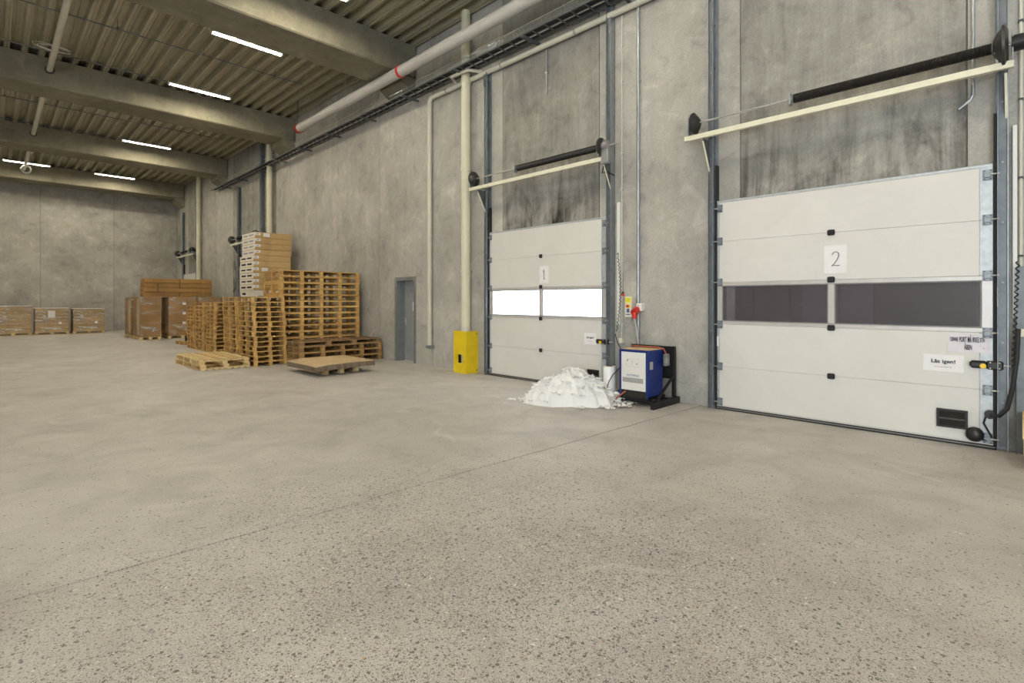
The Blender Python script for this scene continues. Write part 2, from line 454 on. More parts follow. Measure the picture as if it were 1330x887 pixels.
# ------------------------------------------------------------------ floor: two slabs with a jagged joint
YJ=3.62
fl=thing('floor', kind='structure')
def slab(y0,y1,jag_low,jag_high):
    n=150; m=MB(); lo=[];hi=[]
    for i in range(n+1):
        x=XL+(9.0-XL)*i/n
        j=noise.noise(Vector((x*3.1,5.2,0)))*.012+noise.noise(Vector((x*11,1.2,0)))*.006
        drift=-.042*(x-2.5)
        lo.append((x, y0+(drift+j+.009 if jag_low else 0))); hi.append((x, y1+(drift+j-.009 if jag_high else 0)))
    poly=lo+hi[::-1]
    k=len(lo)
    vs=[(x,y,0) for x,y in lo]+[(x,y,0) for x,y in hi]+[(x,y,-.2) for x,y in lo]+[(x,y,-.2) for x,y in hi]
    fs=[(i,i+1,k+i+1,k+i) for i in range(k-1)]
    fs+=[(2*k+i,2*k+i+1,i+1,i) for i in range(k-1)]+[(k+i,k+i+1,3*k+i+1,3*k+i) for i in range(k-1)]
    m.add(vs,fs); return m
slab(YN,YJ,False,True).build('floor_slab','concrete_floor',fl); slab(YJ,YB+.3,True,False).build('floor_slab','concrete_floor',fl)
MB().box(XL,9.0,YJ-1.2,YJ+1.2,-.1,-.05).build('joint_filler','hole_dark',fl)

# ------------------------------------------------------------------ walls of precast panels
TH=.30; PW=2.398; J0=.446; GAP=.016
# door openings along the right wall: (y_near, y_far, height)
OPEN=[(.36,3.04,2.88),(5.16,7.86,2.88),(10.80,11.60,2.09),(20.95,23.35,2.88),(29.75,32.25,2.88)]
wr=thing('wall_right', kind='structure', loc=(XW,0,0))
k=-4; 
while J0+PW*k < YB:
    a=J0+PW*k+GAP/2; b=min(J0+PW*(k+1),YB+.3)-GAP/2
    if b-a<.02: k+=1; continue
    m=MB(); x=a; lint=False
    for o0,o1,hh in OPEN:
        p0,p1=max(a,o0),min(b,o1)
        if p1<=p0: continue
        if p0>x: m.box(XW,XW+TH,x,p0,0,ZC+.2)
        m.box(XW,XW+TH,p0,p1,hh,ZC+.2); x=p1
        if hh>2.5 and p1-p0>1: lint=True
    if x<b: m.box(XW,XW+TH,x,b,0,ZC+.2)
    m.build('wall_panel','concrete_lintel' if lint else 'concrete_wall',wr)
    if b<YB:
        inside=[h for o0,o1,h in OPEN if o0<b+GAP/2<o1]
        MB().box(XW+.018,XW+.05,b-.004,b+GAP+.004,inside[0] if inside else 0,ZC+.15).build('joint_sealant','joint_sealant',wr)
    k+=1
wb=thing('wall_back', kind='structure', loc=(0,YB,0))
x1=XW
while x1>XL:
    x0=max(x1-2.86,XL)
    MB().box(x0+GAP/2,x1-GAP/2,YB,YB+TH,0,ZC+.2).build('wall_panel','concrete_wall',wb)
    MB().box(x0-.004-GAP/2,x0+.004+GAP/2,YB+.018,YB+.05,0,ZC+.15).build('joint_sealant','joint_sealant',wb)
    x1=x0
tag(MB().box(XL-TH,XL,YO,YB+TH,0,ZC+.2).box(XL-TH,XL,YN,YO,ZO,ZC+.2).build('wall_left','concrete_wall'),kind='structure')  # unseen wall; the gap below the header is added to let daylight in
tag(MB().box(XL-TH,XW+TH,YN-TH,YN,0,ZC+.2).build('wall_near','concrete_wall'),kind='structure')

# ------------------------------------------------------------------ roof: trapezoidal deck on concrete beams
cl=thing('ceiling', kind='structure', loc=(0,0,ZC))
P=.32; prof=[]
x=XL
while x<XW+TH:
    prof+=[(x,0),(x+.03,0),(x+.038,.014),(x+.062,.014),(x+.07,0),(x+.10,0),(x+.125,.15),(x+.17,.15),(x+.18,.138),(x+.225,.138),(x+.235,.15),(x+.295,.15)]
    x+=P
prof.append((x,0))
BEAMS=[10.65+7.2*i for i in range(-2,4)]; BW=1.15; BD=.72
ys=[YN]+[b+BW/2 for b in BEAMS]+[YB+TH]
for i in range(len(ys)-1):
    m=MB(); y0,y1=ys[i],ys[i+1]; n=len(prof)
    vs=[(px,y0,ZC+pz) for px,pz in prof]+[(px,y1,ZC+pz) for px,pz in prof]
    m.add(vs,[(j,j+n,j+1+n,j+1) for j in range(n-1)])
    m.build('roof_sheet','roof_deck',cl)
MB().box(XL,XW+TH,YN,YB+TH,ZC+.16,ZC+.3).build('roof_board','joint_sealant',cl)
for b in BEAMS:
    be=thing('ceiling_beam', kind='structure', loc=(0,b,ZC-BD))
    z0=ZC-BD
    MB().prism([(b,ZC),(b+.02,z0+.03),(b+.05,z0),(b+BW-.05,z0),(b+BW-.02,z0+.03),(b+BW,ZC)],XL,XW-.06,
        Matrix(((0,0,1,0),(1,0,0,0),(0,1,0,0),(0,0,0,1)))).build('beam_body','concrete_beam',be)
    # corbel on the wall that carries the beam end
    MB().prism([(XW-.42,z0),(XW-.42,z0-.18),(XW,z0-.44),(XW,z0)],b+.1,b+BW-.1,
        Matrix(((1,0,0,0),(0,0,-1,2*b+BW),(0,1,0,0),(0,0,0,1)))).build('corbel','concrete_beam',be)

# ------------------------------------------------------------------ ceiling lamps, rails, conduits
lamp_names={(4.25,2):0}
def lamp(xc,y,z,length,label,group=None):
    t=thing('strip_light',label,'light',(xc,y,z),0,group)
    h=length/2
    MB().prism([(-.082,.0),(-.05,.06),(.05,.06),(.082,.0),(.076,.0),(.045,.052),(-.045,.052),(-.076,.0)],-h,h,Matrix(((0,0,1,xc),(1,0,0,y),(0,1,0,z),(0,0,0,1)))).build('housing','lamp_housing',t)
    MB().tube([(xc-h+.03,y,z+.024),(xc+h-.03,y,z+.024)],.024,10).build('tube','lamp_tube',t)
    for s in (-1,1):
        MB().box(xc+s*h-.02,xc+s*h+.02,y-.07,y+.07,z-.01,z+.055).build('end_cap','lamp_housing',t)
        MB().tube([(xc+s*h*.7,y,z+.05),(xc+s*h*.7,y,ZC+.05)],.006,6).build('hanger','galvanised',t)
    return t
vis={12.9:'white strip light just beyond the nearest concrete beam',16.8:'white strip light before the second concrete beam from the camera',
     24.0:'white strip light before the third concrete beam, halfway down the hall',31.2:'small far strip light before the last beam by the pallet corner'}
for b in BEAMS:
    for y in (round(b-1.05,2),round(b+2.25,2)):
        if y>YB-.5 or y<YN: continue
        for xc in (4.25,-4.4):  # second column is unseen, added to light the hall
            key=min(vis,key=lambda v:abs(v-y))
            if xc==4.25 and abs(key-y)<.2: lamp(xc,y,7.55,1.55,vis[key])
            else: lamp(xc,y,7.55,1.55,'unseen white strip light behind a beam or beyond the picture edge','strip lights out of view')
lamp(1.13,30.7,7.5,1.5,'far strip light near the left edge above the wrapped pallets')
ring=thing('hanging_ring','short grey looped cable hanging from the far ceiling by the strip light','cable',(1.1,30.7,7.1))
MB().tube(arc((1.1,30.62,7.22),.15,0,2*math.pi,18,(1,0,0),(0,0,1)),.035,8).build('loop','pvc_grey',ring)
MB().tube([(1.1,30.62,7.37),(1.1,30.62,7.9)],.02,6).build('drop','pvc_grey',ring)
# lamp rails along each beam
for y,x0,x1,lab in ((16.8,XL,3.45,'thin dark cable rail feeding the light before the second beam'),(24.0,XL,3.45,'thin dark cable rail feeding the light before the third beam'),
                (31.2,2.1,3.45,'thin dark cable rail between the two farthest strip lights'),(14.35,-2.0,6.15,'thin dark rail crossing the deck beyond the nearest beam'),(8.6,3.0,6.2,'thin dark rail crossing the deck above the nearest beam'),(21.4,-2.0,6.2,'thin dark rail crossing the deck beyond the second beam')):
    t=thing('cable_rail',lab,'rail',(x0,y,7.6))
    MB().tube([(x0,y,7.6),(x1,y,7.6)],.014,6).build('rod','track_steel',t)
    xx=x0+.6
    while xx<x1:
        MB().tube([(xx,y,7.6),(xx,y,ZC+.02)],.006,5).build('hanger','track_steel',t)
        MB().box(xx-.02,xx+.02,y-.03,y+.03,7.585,7.64).build('clip','track_steel',t); xx+=1.7
t=thing('ceiling_pipe','grey pipe running through the beams under the roof deck, at the upper left','pipe',(1.08,17,7.5))
MB().tube([(1.08,6.2,7.5),(1.08,33.9,7.5)],.062,14).build('pipe_run','pvc_cream',t)
for b in BEAMS[2:]:
    for yy in (b-.012,b+BW+.012): MB().tube([(1.08,yy-.008,7.5),(1.08,yy+.008,7.5)],.105,18).build('sleeve_ring','sheet_dark',t)
MB().tube(arc((1.08,16.6,7.62),.30,0,2*math.pi,20,(1,0,0),(0,.4,.35)),.013,6).build('cable_loop','pvc_cream',t)
MB().tube(arc((1.05,16.5,7.60),.36,.3,2*math.pi-.4,20,(1,.1,0),(0,.3,.3)),.011,6).build('cable_loop','pvc_cream',t)

# big grey pipe under the roof along the right wall
t=thing('roof_pipe','thick grey pipe with red couplings hanging under the beam ends','pipe',(6.75,10,6.9))
px_,pz_=6.75,6.905
MB().tube([(px_,-4,pz_),(px_,15.95,pz_)],.125,24).build('pipe_run','pvc_grey',t)
for yy in (10.35,16.0): MB().tube([(px_,yy-.035,pz_),(px_,yy+.035,pz_)],.142,24).build('red_coupling','red_plastic',t)
MB().tube([(px_,16.02,pz_),(px_,16.12,pz_),(px_,16.125,pz_)],[.125,.125,.05],20).build('end_cap','sheet_dark',t)
MB().tube([(px_,16.09,pz_+.1),(px_,16.09,ZC+.02)],.012,6).build('hanger','sheet_dark',t)
for yy in (6.0,9.2,13.0): 
    MB().tube([(px_,yy,pz_+.1),(px_,yy,ZC+.02)],.008,6).build('hanger','galvanised',t)

# ------------------------------------------------------------------ cable tray, wall conduits, downpipes
t=thing('cable_tray','long wire-mesh cable tray full of cables high on the right wall','cable tray',(7.2,10,6.56))
tx0,tx1,tz=6.98,7.34,6.50
for xx in (tx0,tx1):
    MB().box(xx-.005,xx+.005,-3,26.0,tz,tz+.028).build('side_rail','bracket_dark',t)
yy=-2.9; i=0
while yy<26:
    MB().box(tx0,tx1,yy,yy+.03,tz-.004,tz+.008).build('rung','bracket_dark',t)
    yy+=.30
m=MB(); yy=-2.9
for yy in [-.5+.09*q for q in range(130)]: m.bar((tx0-.01,yy,tz+.06),(tx0-.01,yy,tz+.115),.006,.006)
m.bar((tx0-.01,-.5,tz+.115),(tx0-.01,11.2,tz+.115),.008,.008)
tag(m.build('wire_side','galvanised',t),kind='stuff')
for j,(cx,cz,r,mm) in enumerate(((7.05,tz+.03,.02,'black_rubber'),(7.11,tz+.03,.024,'black_rubber'),(7.17,tz+.028,.018,'pvc_grey'),(7.23,tz+.03,.022,'black_rubber'),(7.28,tz+.025,.016,'sheet_dark'),(7.1,tz+.065,.017,'pvc_cream'),(7.19,tz+.062,.018,'black_rubber'))):
    pts=[(cx+noise.noise(Vector((q*.7,j*3.1,0)))*.015,-3+q*.6,cz+noise.noise(Vector((q*.5,j*1.7,4)))*.01) for q in range(49)]
    MB().tube(pts,r,8).build('cable',mm,t)
yy=.6
while yy<26:
    MB().box(tx0-.03,XW,yy,yy+.04,tz-.05,tz-.008).build('arm_bracket','bracket_dark',t); yy+=2.0

t=thing('wall_conduit','thin pale conduit line above the cable tray on the wall','conduit',(7.42,12,6.95))
MB().tube([(XW-.02,5.5,6.98),(XW-.02,25,6.98)],.011,8).build('conduit_run','pvc_cream',t)
for q in range(11): MB().box(XW-.035,XW,6+q*1.7,6.03+q*1.7,6.962,6.998).build('clip','pvc_cream',t)

t=thing('wall_pipe','cream pipe along the wall under the tray, dropping beside the grey door','pipe',(7.36,10,.45))
yd=wy(558,.08); zt=6.36; xr=XW-.08
path=[(xr,-3,zt),(xr,yd-.12,zt)]+[(xr,yd-.12+.12*math.sin(a*math.pi/12),zt-.12+.12*math.cos(a*math.pi/12)) for a in range(1,7)]+[(xr,yd,.50)]
MB().tube(path,.053,16).build('pipe_run','pvc_cream',t)
MB().box(XW-.15,XW-.01,yd-.09,yd+.06,.42,.50).build('end_bracket','galvanised_dull',t)
for yy in (1.2,3.4,5.7,7.6,9.4): MB().tube([(xr,yy-.02,zt),(xr,yy+.02,zt)],.062,16).build('pipe_clip','galvanised',t)
for zz in (1.2,3.1,5.1): MB().tube([(xr,yd,zz-.02),(xr,yd,zz+.02)],.062,16).build('pipe_clip','pvc_cream',t)

def downpipe(px,z0,label,d=.17,r=.1,split=0):
    y=wy(px,d); t=thing('downpipe',label,'pipe',(XW-d,y,z0))
    MB().tube([(XW-d,y,z0),(XW-d,y,ZC+.03)],r,20).build('pipe_run','cream_paint',t)
    for zz in (2.2,4.4,6.3):
        if zz>z0: MB().tube([(XW-d,y,zz-.025),(XW-d,y,zz+.025)],r+.01,20).build('pipe_clip','cream_paint',t); MB().box(XW-d+r*.7,XW,y-.02,y+.02,zz-.02,zz+.02).build('clip_arm','galvanised',t)
    return t,y
t,yp1=downpipe(605,0.0,'cream downpipe rising from the yellow guard beside the first door')
MB().tube([(XW-.17,yp1,.72),(XW-.17,yp1,.80),(XW-.17,yp1,.86),(XW-.17,yp1,.93),(XW-.17,yp1,1.0)],[.112,.104,.116,.104,.101],20).build('dented_sleeve','pvc_cream',t)
# loop of cream pipe around the downpipe
MB().tube([(XW-.08,yp1-.42,6.42),(XW-.30,yp1-.22,6.45),(XW-.33,yp1+.30,6.45),(XW-.08,yp1+.42,6.42)],.036,10).build('pipe_offset','pvc_cream',t)
downpipe(350,0.0,'cream downpipe behind the tall white-ended carton stack')
downpipe(258,0.0,'far cream downpipe at the far loading door')

# yellow impact guard round the downpipe
gx0,gx1=7.10,XW; gy0,gy1=yp1-.21,yp1+.21; gh=.90
t=thing('pipe_guard','yellow steel guard box around the foot of the cream downpipe','guard',(gx0,yp1,0))
m=MB(); hy0,hy1,hz0,hz1=yp1-.10,yp1+.06,.22,.40     # hole in the front plate
m.box(gx0,gx0+.012,gy0,hy0,0,gh); m.box(gx0,gx0+.012,hy1,gy1,0,gh); m.box(gx0,gx0+.012,hy0,hy1,0,hz0); m.box(gx0,gx0+.012,hy0,hy1,hz1,gh)
m.build('front_plate','yellow_guard',t)
for y in (gy0,gy1-.012): MB().box(gx0+.012,gx1,y,y+.012,0,gh).build('side_plate','yellow_guard',t)
MB().box(gx0+.10,gx0+.11,gy0+.012,gy1-.012,.0,.6).build('hole_shade','hole_dark',t)  # black sheet stands in for the shade behind the hole
for zz in (.06,.84): MB().tube([(gx1-.04,gy0-.006,zz),(gx1-.04,gy0,zz)],.014,8).build('bolt','sheet_dark',t)

# small conduits
def conduit(px,z0,z1,label,r=.018,d=.03,mat='galvanised'):
    y=wy(px,d); t=thing('wall_conduit',label,'conduit',(XW-d,y,z0))
    MB().tube([(XW-d,y,z0),(XW-d,y,z1)],r,10).build('conduit_run',mat,t)
    zz=z0+.4
    while zz<z1: MB().box(XW-.055,XW,y-.03,y+.03,zz,zz+.025).build('clip',mat,t); zz+=1.3
    return t
conduit(829,.80,6.33,'grey steel conduit rising above the blue charger',.026,.04)
conduit(710,5.45,6.3,'short grey conduit stub above the first loading door',.014)
t=conduit(1264,3.75,7.7,'grey steel conduit above the second loading door with a bent foot',.015)
y=wy(1264,.03); MB().tube([(XW-.03,y,3.76),(XW-.03,y+.03,3.70),(XW-.03,y+.12,3.63)],.014,8).build('bent_foot','galvanised',t)
t=tag(MB().tube([(XW-.04,wy(640.5,.04),onwall(640.5,61,.04).z),(XW,wy(640.5,0),onwall(640.5,61,0).z)],.11,22).build('wall_sounder','pvc_grey'),'round grey disc fixed to the wall above the cable tray','disc')
y=wy(640.5,.04); zz=onwall(640.5,61,.04).z
t=thing('wall_conduit','thin bent conduit around the round wall disc','conduit',(XW-.02,y,zz))
MB().tube([(XW-.02,y+.9,zz+.12),(XW-.02,y-.16,zz+.16),(XW-.02,y-.17,zz+.15),(XW-.02,y-.17,zz-.45)],.008,8).build('conduit_run','pvc_cream',t)

# ------------------------------------------------------------------ sectional loading doors
SEC=[(.04,.615),(.615,1.215),(1.215,1.815),(1.815,2.40),(2.40,2.955)]
NAMES={1:'first',2:'second',3:'third',4:'farthest'}
def loading_door(idx,y0,y1,pane,where,spring_from,motor):
    """y0 near edge (right in view), y1 far edge; leaf stands 3..8 cm in front of the wall"""
    d0,d1=.03,.075
    X0,X1=XW-d1,XW-d0
    num={1:1,2:2,3:4,4:5}[idx]
    D=thing('door_%d'%num,where+' white sectional loading door with a window strip','door',(XW,(y0+y1)/2,0),kind='structure')
    yc=(y0+y1)/2+ (.02 if idx<3 else 0)
    for i,(z0,z1) in enumerate(SEC):
        g=.0006
        if i==2:
            f=MB(); fw=.05
            f.cbox(X0,X1,y0,y1,z0+g,z0+fw,.004); f.cbox(X0,X1,y0,y1,z1-fw,z1-g,.004)
            f.cbox(X0,X1,y0,y0+.09,z0+fw,z1-fw,.004); f.cbox(X0,X1,y1-.075,y1,z0+fw,z1-fw,.004)
            s=f.build('window_section','alu',D)
            MB().cbox(X0-.012,X1,yc-.035,yc+.035,z0+fw,z1-fw,.008).build('mullion','alu',s)
            for a,b in ((y0+.09,yc-.035),(yc+.035,y1-.075)):
                MB().box(X0+.014,X0+.022,a,b,z0+fw,z1-fw).build('pane',pane,s)
                gk=MB(); e=.012
                gk.box(X0-.003,X0+.012,a,b,z0+fw,z0+fw+e); gk.box(X0-.003,X0+.012,a,b,z1-fw-e,z1-fw); gk.box(X0-.003,X0+.012,a,a+e,z0+fw+e,z1-fw-e); gk.box(X0-.003,X0+.012,b-e,b,z0+fw+e,z1-fw-e)
                gk.build('pane_seal','frame_grey',s)
        else:
            MB().cbox(X0,X1,y0+.105,y1-.03,z0+g,z1-g,.005).build('door_section','door_white',D)
            MB().cbox(X0-.002,X1,y0,y0+.105,z0+g,z1-g,.003).build('end_cap','zinc_panel',D)
            MB().cbox(X0-.002,X1,y1-.03,y1,z0+g,z1-g,.003).build('end_cap','zinc_panel',D)
    MB().cbox(X0-.004,X1,y0,y1,2.952,2.985,.004).build('top_rail','zinc_panel',D)
    MB().box(X0-.01,X1+.01,y0-.02,y1,.0,.045).build('bottom_seal','black_rubber',D)
    MB().box(X0-.014,X0-.002,y0-.02,y1,.018,.03).build('seal_lip','frame_grey',D)
    MB().box(X0-.012,X0-.002,y0,y1,.046,.062).build('bottom_rail','alu',D)
    for i in range(1,5):
        z=SEC[i][0]
        MB().cbox(X0-.026,X0-.001,yc-.042,yc+.042,z-.036,z+.036,.012).build('centre_hinge','black_plastic',D)
    for e,(ya,yb) in enumerate(((y0,y0+.085),(y1-.085,y1))):
        for z in [s[0] for s in SEC[1:]]+[2.87,.11]:
            h=MB(); h.cbox(X0-.016,X0-.002,ya+.004,yb-.004,z-.055,z+.055,.003); h.cbox(X0-.040,X0-.014,ya+.015,yb-.015,z-.03,z+.02,.004)
            ho=h.build('roller_hinge','galvanised_dull',D)
            rc=ya-.05 if e==0 else yb+.05
            MB().tube([(X0-.03,(ya+yb)/2,z),(X0-.03,rc,z)],.009,8).build('roller_pin','steel_pale',ho)
            for sz in (-.042,.042):
                for sy in (.018,-.018+.085): MB().tube([(X0-.021,ya+sy,z+sz),(X0-.015,ya+sy,z+sz)],.007,6).build('bolt','sheet_dark',ho)
    # tracks
    for side,(yt,top) in enumerate(((y0-.03,7.0 if idx==1 else 7.6),(y1+.03,6.38 if idx<=1 else 7.6 if idx==2 else 6.35))):
        s=-1 if side==0 else 1
        wn={1:'first',2:'second',3:'third',4:'farthest'}[idx]
        T=thing('door_track','grey steel vertical track on the %s side of the %s loading door'%('near' if side==0 else 'far',wn),'door track',(XW,yt,0))
        ya,yb=sorted((yt,yt+s*.085))
        if idx in(3,4): ya,yb=sorted((yt,yt+s*.12))
        MB().box(XW-.012,XW,min(ya,yt-s*.02),max(yb,yt-s*.02),0,top).build('wall_angle','galvanised_dull',T)
        e0,e1=(yb-.006,yb) if s>0 else (ya,ya+.006)
        MB().box(XW-.125,XW,e0,e1,0,top).build('angle_flange','galvanised' if idx<3 else 'track_steel',T)
        MB().box(XW-.105,XW-.098,ya+.012,yb-.012,.05,top-.03).build('track_web','track_steel',T)
        f0,f1=(ya+.004,ya+.010) if s>0 else (yb-.010,yb-.004)
        MB().box(XW-.145,XW-.095,f0,f1,.05,top-.03).build('track_lip','galvanised_dull',T)
        MB().box(XW-.085,XW-.002,yt-s*.028,yt-s*.004,0,3.5).build('edge_seal','black_rubber',T)
        z=.5
        while z<top-.2:
            MB().tube([(XW-.112,(ya+yb)/2,z),(XW-.104,(ya+yb)/2,z)],.010,8).build('bolt','galvanised_dull',T)
            MB().box(XW-.109,XW-.012,(ya+yb)/2-.02,(ya+yb)/2+.02,z+.08,z+.1).build('track_clip','track_steel',T); z+=.62
        if idx==1 and side==1: MB().box(XW-.15,XW-.09,ya+.01,yb-.01,top-.32,top-.12).build('pulley_block','sheet_dark',T)
    # shaft assembly
    dx=.30; Xs=XW-dx; zb=3.90; ra=.0
    ye0,ye1={1:(wy(786,dx),wy(610,dx)),2:(wy(1317,dx),wy(890,dx))}.get(idx,(y0-.15,y1+.35))
    A=thing('spring_shaft',{1:'cream rail with black torsion spring and motor over the first loading door',2:'cream rail with long black torsion spring over the second loading door',3:'torsion spring shaft partly behind the white-ended carton stack',4:'far torsion spring shaft beside the far downpipe'}[idx],'spring shaft',(Xs,(ye0+ye1)/2,zb))
    MB().cbox(Xs-.03,Xs+.03,ye0,ye1,zb-.035,zb+.035,.004).build('support_rail','cream_rail',A)
    for yb_,sg in ((y0-.10,-1),(y1+.10,1)):
        poly=[(XW,zb-.04),(Xs-.02,zb-.04),(Xs-.02,zb-.09),(XW,zb-.62)]
        MB().prism(poly,yb_-.004,yb_+.004,Matrix(((1,0,0,0),(0,0,-1,2*yb_),(0,1,0,0),(0,0,0,1)))).build('bracket','bracket_dark',A)
        MB().bar((Xs-.02,yb_,zb-.08),(XW-.02,yb_,zb-.62),.02,.010,(1,0,1)).build('bracket_strut','cream_rail',A)
    zs=zb+.20
    MB().tube([(Xs,y0-.22 if motor else y0-.2,zs),(Xs,y1+.24,zs)],.0135,10).build('shaft','steel_pale',A)
    # spring with coils
    s0,s1=spring_from
    n=int((s0-s1)/.016); m=MB(); pts=[];rr=[]
    for q in range(2*n+1): pts.append((Xs,s1+(s0-s1)*q/(2*n),zs)); rr.append(.052 if q%2==0 else .058)
    m.tube(pts,rr,14).build('torsion_spring','spring_black',A)
    for yy in (s1-.03,s0+.03):
        MB().tube([(Xs,yy-.03,zs),(Xs,yy+.03,zs)],.045,12).build('spring_cone','motor_grey',A)
        MB().cbox(Xs-.07,Xs+.02,yy-.012,yy+.012,zs-.08,zs+.06,.004).build('bearing_plate','galvanised',A)
    MB().box(Xs-.03,Xs+.03,s1-.05,s1-.03,zb+.035,zs+.08).build('spring_stand','galvanised',A)
    def drum(yc_,big,dirn):
        pr=[(0,.04),(.002,.11*big),(.025,.15*big),(.045,.152*big),(.06,.12*big),(.085,.10*big),(.11,.06*big),(.12,.03)]
        MB().tube([(Xs,yc_+dirn*(a-.06),zs) for a,b in pr],[b for a,b in pr],28).build('cable_drum','drum_black',A)
        MB().cbox(Xs-.06,Xs+.06,yc_-dirn*.09-.006,yc_-dirn*.09+.006,zb+.03,zs+.09,.003).build('bearing_plate','galvanised',A)
    drum(y1+.21,1.0,-1)
    if idx==2: drum(y0-.06,1.35,1)
    else: drum(y0-.03,1.0,1)
    if motor:
        MB().tube([(Xs,y0-.08,zs),(Xs,y0-.12,zs),(Xs,y0-.20,zs),(Xs,y0-.21,zs)],[.07,.085,.085,.05],16).build('motor_gear','motor_grey',A)
        MB().cbox(Xs-.06,Xs+.06,y0-.21,y0-.07,zs-.30,zs-.05,.02).build('motor_body','motor_grey',A)
        MB().tube([(Xs,y0-.2,zs),(Xs,y0-.38,zs)],.015,8).build('shaft_end','steel_pale',A)
        MB().tube([(Xs,y0-.1,zs-.3),(Xs+.02,y0-.05,zs-.42),(Xs+.1,y0-.1,zs-.40),(XW-.08,y0-.16,zs-.45)],.01,6).build('motor_cable','black_rubber',A)
    else:
        MB().tube([(Xs,y0-.14,zs),(Xs,y0-.26,zs)],.08,14).build('coupling','black_steel',A)
    return D
loading_door(1,5.04,7.965,'pane_clear','first, number one,',(wy(672,.3),wy(776,.3)),True)
loading_door(2,.235,3.145,'pane_dark','second, number two,',(wy(1031,.3),wy(1288,.3)),False)
loading_door(3,20.92,23.40,'pane_dark','third, mostly hidden,',(22.9,21.3),False)
loading_door(4,29.72,32.28,'pane_dark','farthest, mostly hidden,',(31.8,30.3),False)

# door furniture: latches, kick handles, sensor
def latch(y0,label,z,Xf):
    t=thing('door_latch',label,'latch',(Xf,y0,z))
    m=MB(); m.cbox(Xf-.055,Xf-.002,y0-.03,y0+.10,z-.045,z+.045,.012); m.build('lock_body','black_plastic',t)
    m=MB(); m.cbox(Xf-.062,Xf-.012,y0+.09,y0+.235,z-.038,z+.042,.022); m.build('grip','black_plastic',t)
    MB().tube([(Xf-.075,y0+.125,z-.01),(Xf-.055,y0+.125,z-.01)],.026,14).build('yellow_knob','yellow_plastic',t)
    for a in (0,.07):
        for b in (-.03,.03): MB().tube([(Xf-.059,y0+a,z+b),(Xf-.054,y0+a,z+b)],.006,6).build('rivet','cream_rail',t)
    MB().tube([(Xf-.03,y0-.03,z),(Xf-.03,y0-.1,z)],.012,8).build('bolt','steel_pale',t)
Xf=XW-.075
latch(5.00,'black latch with a yellow knob on the first loading door',onwall(787,444,.1).z,Xf)
latch(.185,'black latch with a yellow knob on the second loading door',onwall(1283,474,.1).z,Xf)
def kick(px,py,label,w=.26,h=.20):
    p=onwall(px,py,.08); t=thing('grip_box',label,'door handle',(Xf,p.y,p.z))
    y,z=p.y,p.z
    m=MB(); e=.022
    m.box(Xf-.022,Xf-.001,y-w/2,y+w/2,z-h/2,z-h/2+e); m.box(Xf-.022,Xf-.001,y-w/2,y+w/2,z+h/2-e,z+h/2); m.box(Xf-.022,Xf-.001,y-w/2,y-w/2+e,z-h/2+e,z+h/2-e); m.box(Xf-.022,Xf-.001,y+w/2-e,y+w/2,z-h/2+e,z+h/2-e)
    m.build('rim','black_plastic',t); MB().box(Xf-.004,Xf-.001,y-w/2+e,y+w/2-e,z-h/2+e,z+h/2-e).build('recess','hole_dark',t)
    MB().cbox(Xf-.02,Xf-.005,y-w/2+e,y+w/2-e,z-.014,z+.006,.004).build('grip_bar','sheet_dark',t)
kick(1236.5,543.5,'black recessed lift handle low on the second loading door')
kick(770.5,487.5,'black recessed lift handle behind the plastic heap on the first loading door',.24,.2)
p=onwall(1266,564,.1); t=thing('edge_sensor','round black sensor at the foot of the second loading door','sensor',(Xf,p.y,p.z))
MB().tube([(Xf-.001,p.y,p.z),(Xf-.05,p.y,p.z),(Xf-.075,p.y,p.z),(Xf-.085,p.y,p.z)],[.075,.075,.055,.02],18).build('cap','black_plastic',t)
q=onwall(1286,538,.1)
MB().tube([(Xf-.02,q.y,q.z),(Xf-.06,q.y,q.z)],.045,14).build('cable_gland','black_plastic',t)
MB().tube([(Xf-.04,p.y-.05,p.z-.04),(Xf-.03,p.y-.11,p.z-.05),(Xf-.03,p.y-.13,p.z),(Xf-.03,q.y+.05,q.z-.10),(Xf-.03,q.y+.03,q.z-.02),(Xf-.04,q.y,q.z)],.009,8).build('thin_cable','black_rubber',t)
MB().tube([(Xf-.05,q.y,q.z),(Xf-.07,q.y-.07,q.z+.0),(Xf-.09,q.y-.13,q.z+.08),(Xf-.08,q.y-.17,q.z+.3),(XW-.15,q.y-.20,q.z+.6),(XW-.14,q.y-.21,q.z+.9)],.02,10).build('spiral_cable','black_rubber',t)

# paper notices
def notice(px,py,w,h,label,mat='paper',rot=0.0,name='paper_notice',surf=None):
    p=onwall(px,py,.08); X=Xf-.0025 if surf is None else surf
    t=thing(name,label,'notice',(X,p.y,p.z))
    m=MB(); c,s=math.cos(rot),math.sin(rot); n=8
    vs=[];fs=[]
    for sgn,dx in ((0,0),(1,.0008)):
        for i in range(n+1):
            for j in range(n+1):
                a=(i/n-.5)*w; b=(j/n-.5)*h
                bow=.0012*math.sin(i*1.3+j*.9)+.0015*(abs(i/n-.5)*2)**4
                vs.append((X-bow+dx,p.y-(a*c-b*s),p.z+(a*s+b*c)))
    k=(n+1)**2
    for i in range(n):
        for j in range(n):
            q=i*(n+1)+j; fs.append((q,q+n+1,q+n+2,q+1)); fs.append((k+q,k+q+1,k+q+n+2,k+q+n+1))
    m.add(vs,fs); sh=m.build('sheet',mat,t)
    return sh,p,X-.005
def stroke(t,pts,p,X,r=.004,mat='dark_ink'):
    MB().tube([(X-.001,p.y-a,p.z+b) for a,b in pts],r,6).build('written_digit',mat,t)
def smallprint(t,p,X,w,dz):
    x=-w
    while x<w:
        l=random.uniform(.012,.028); MB().box(X-.001,X,p.y-x-l,p.y-x,p.z+dz-.003,p.z+dz+.003).build('small_print','faint_ink',t); x+=l+.007
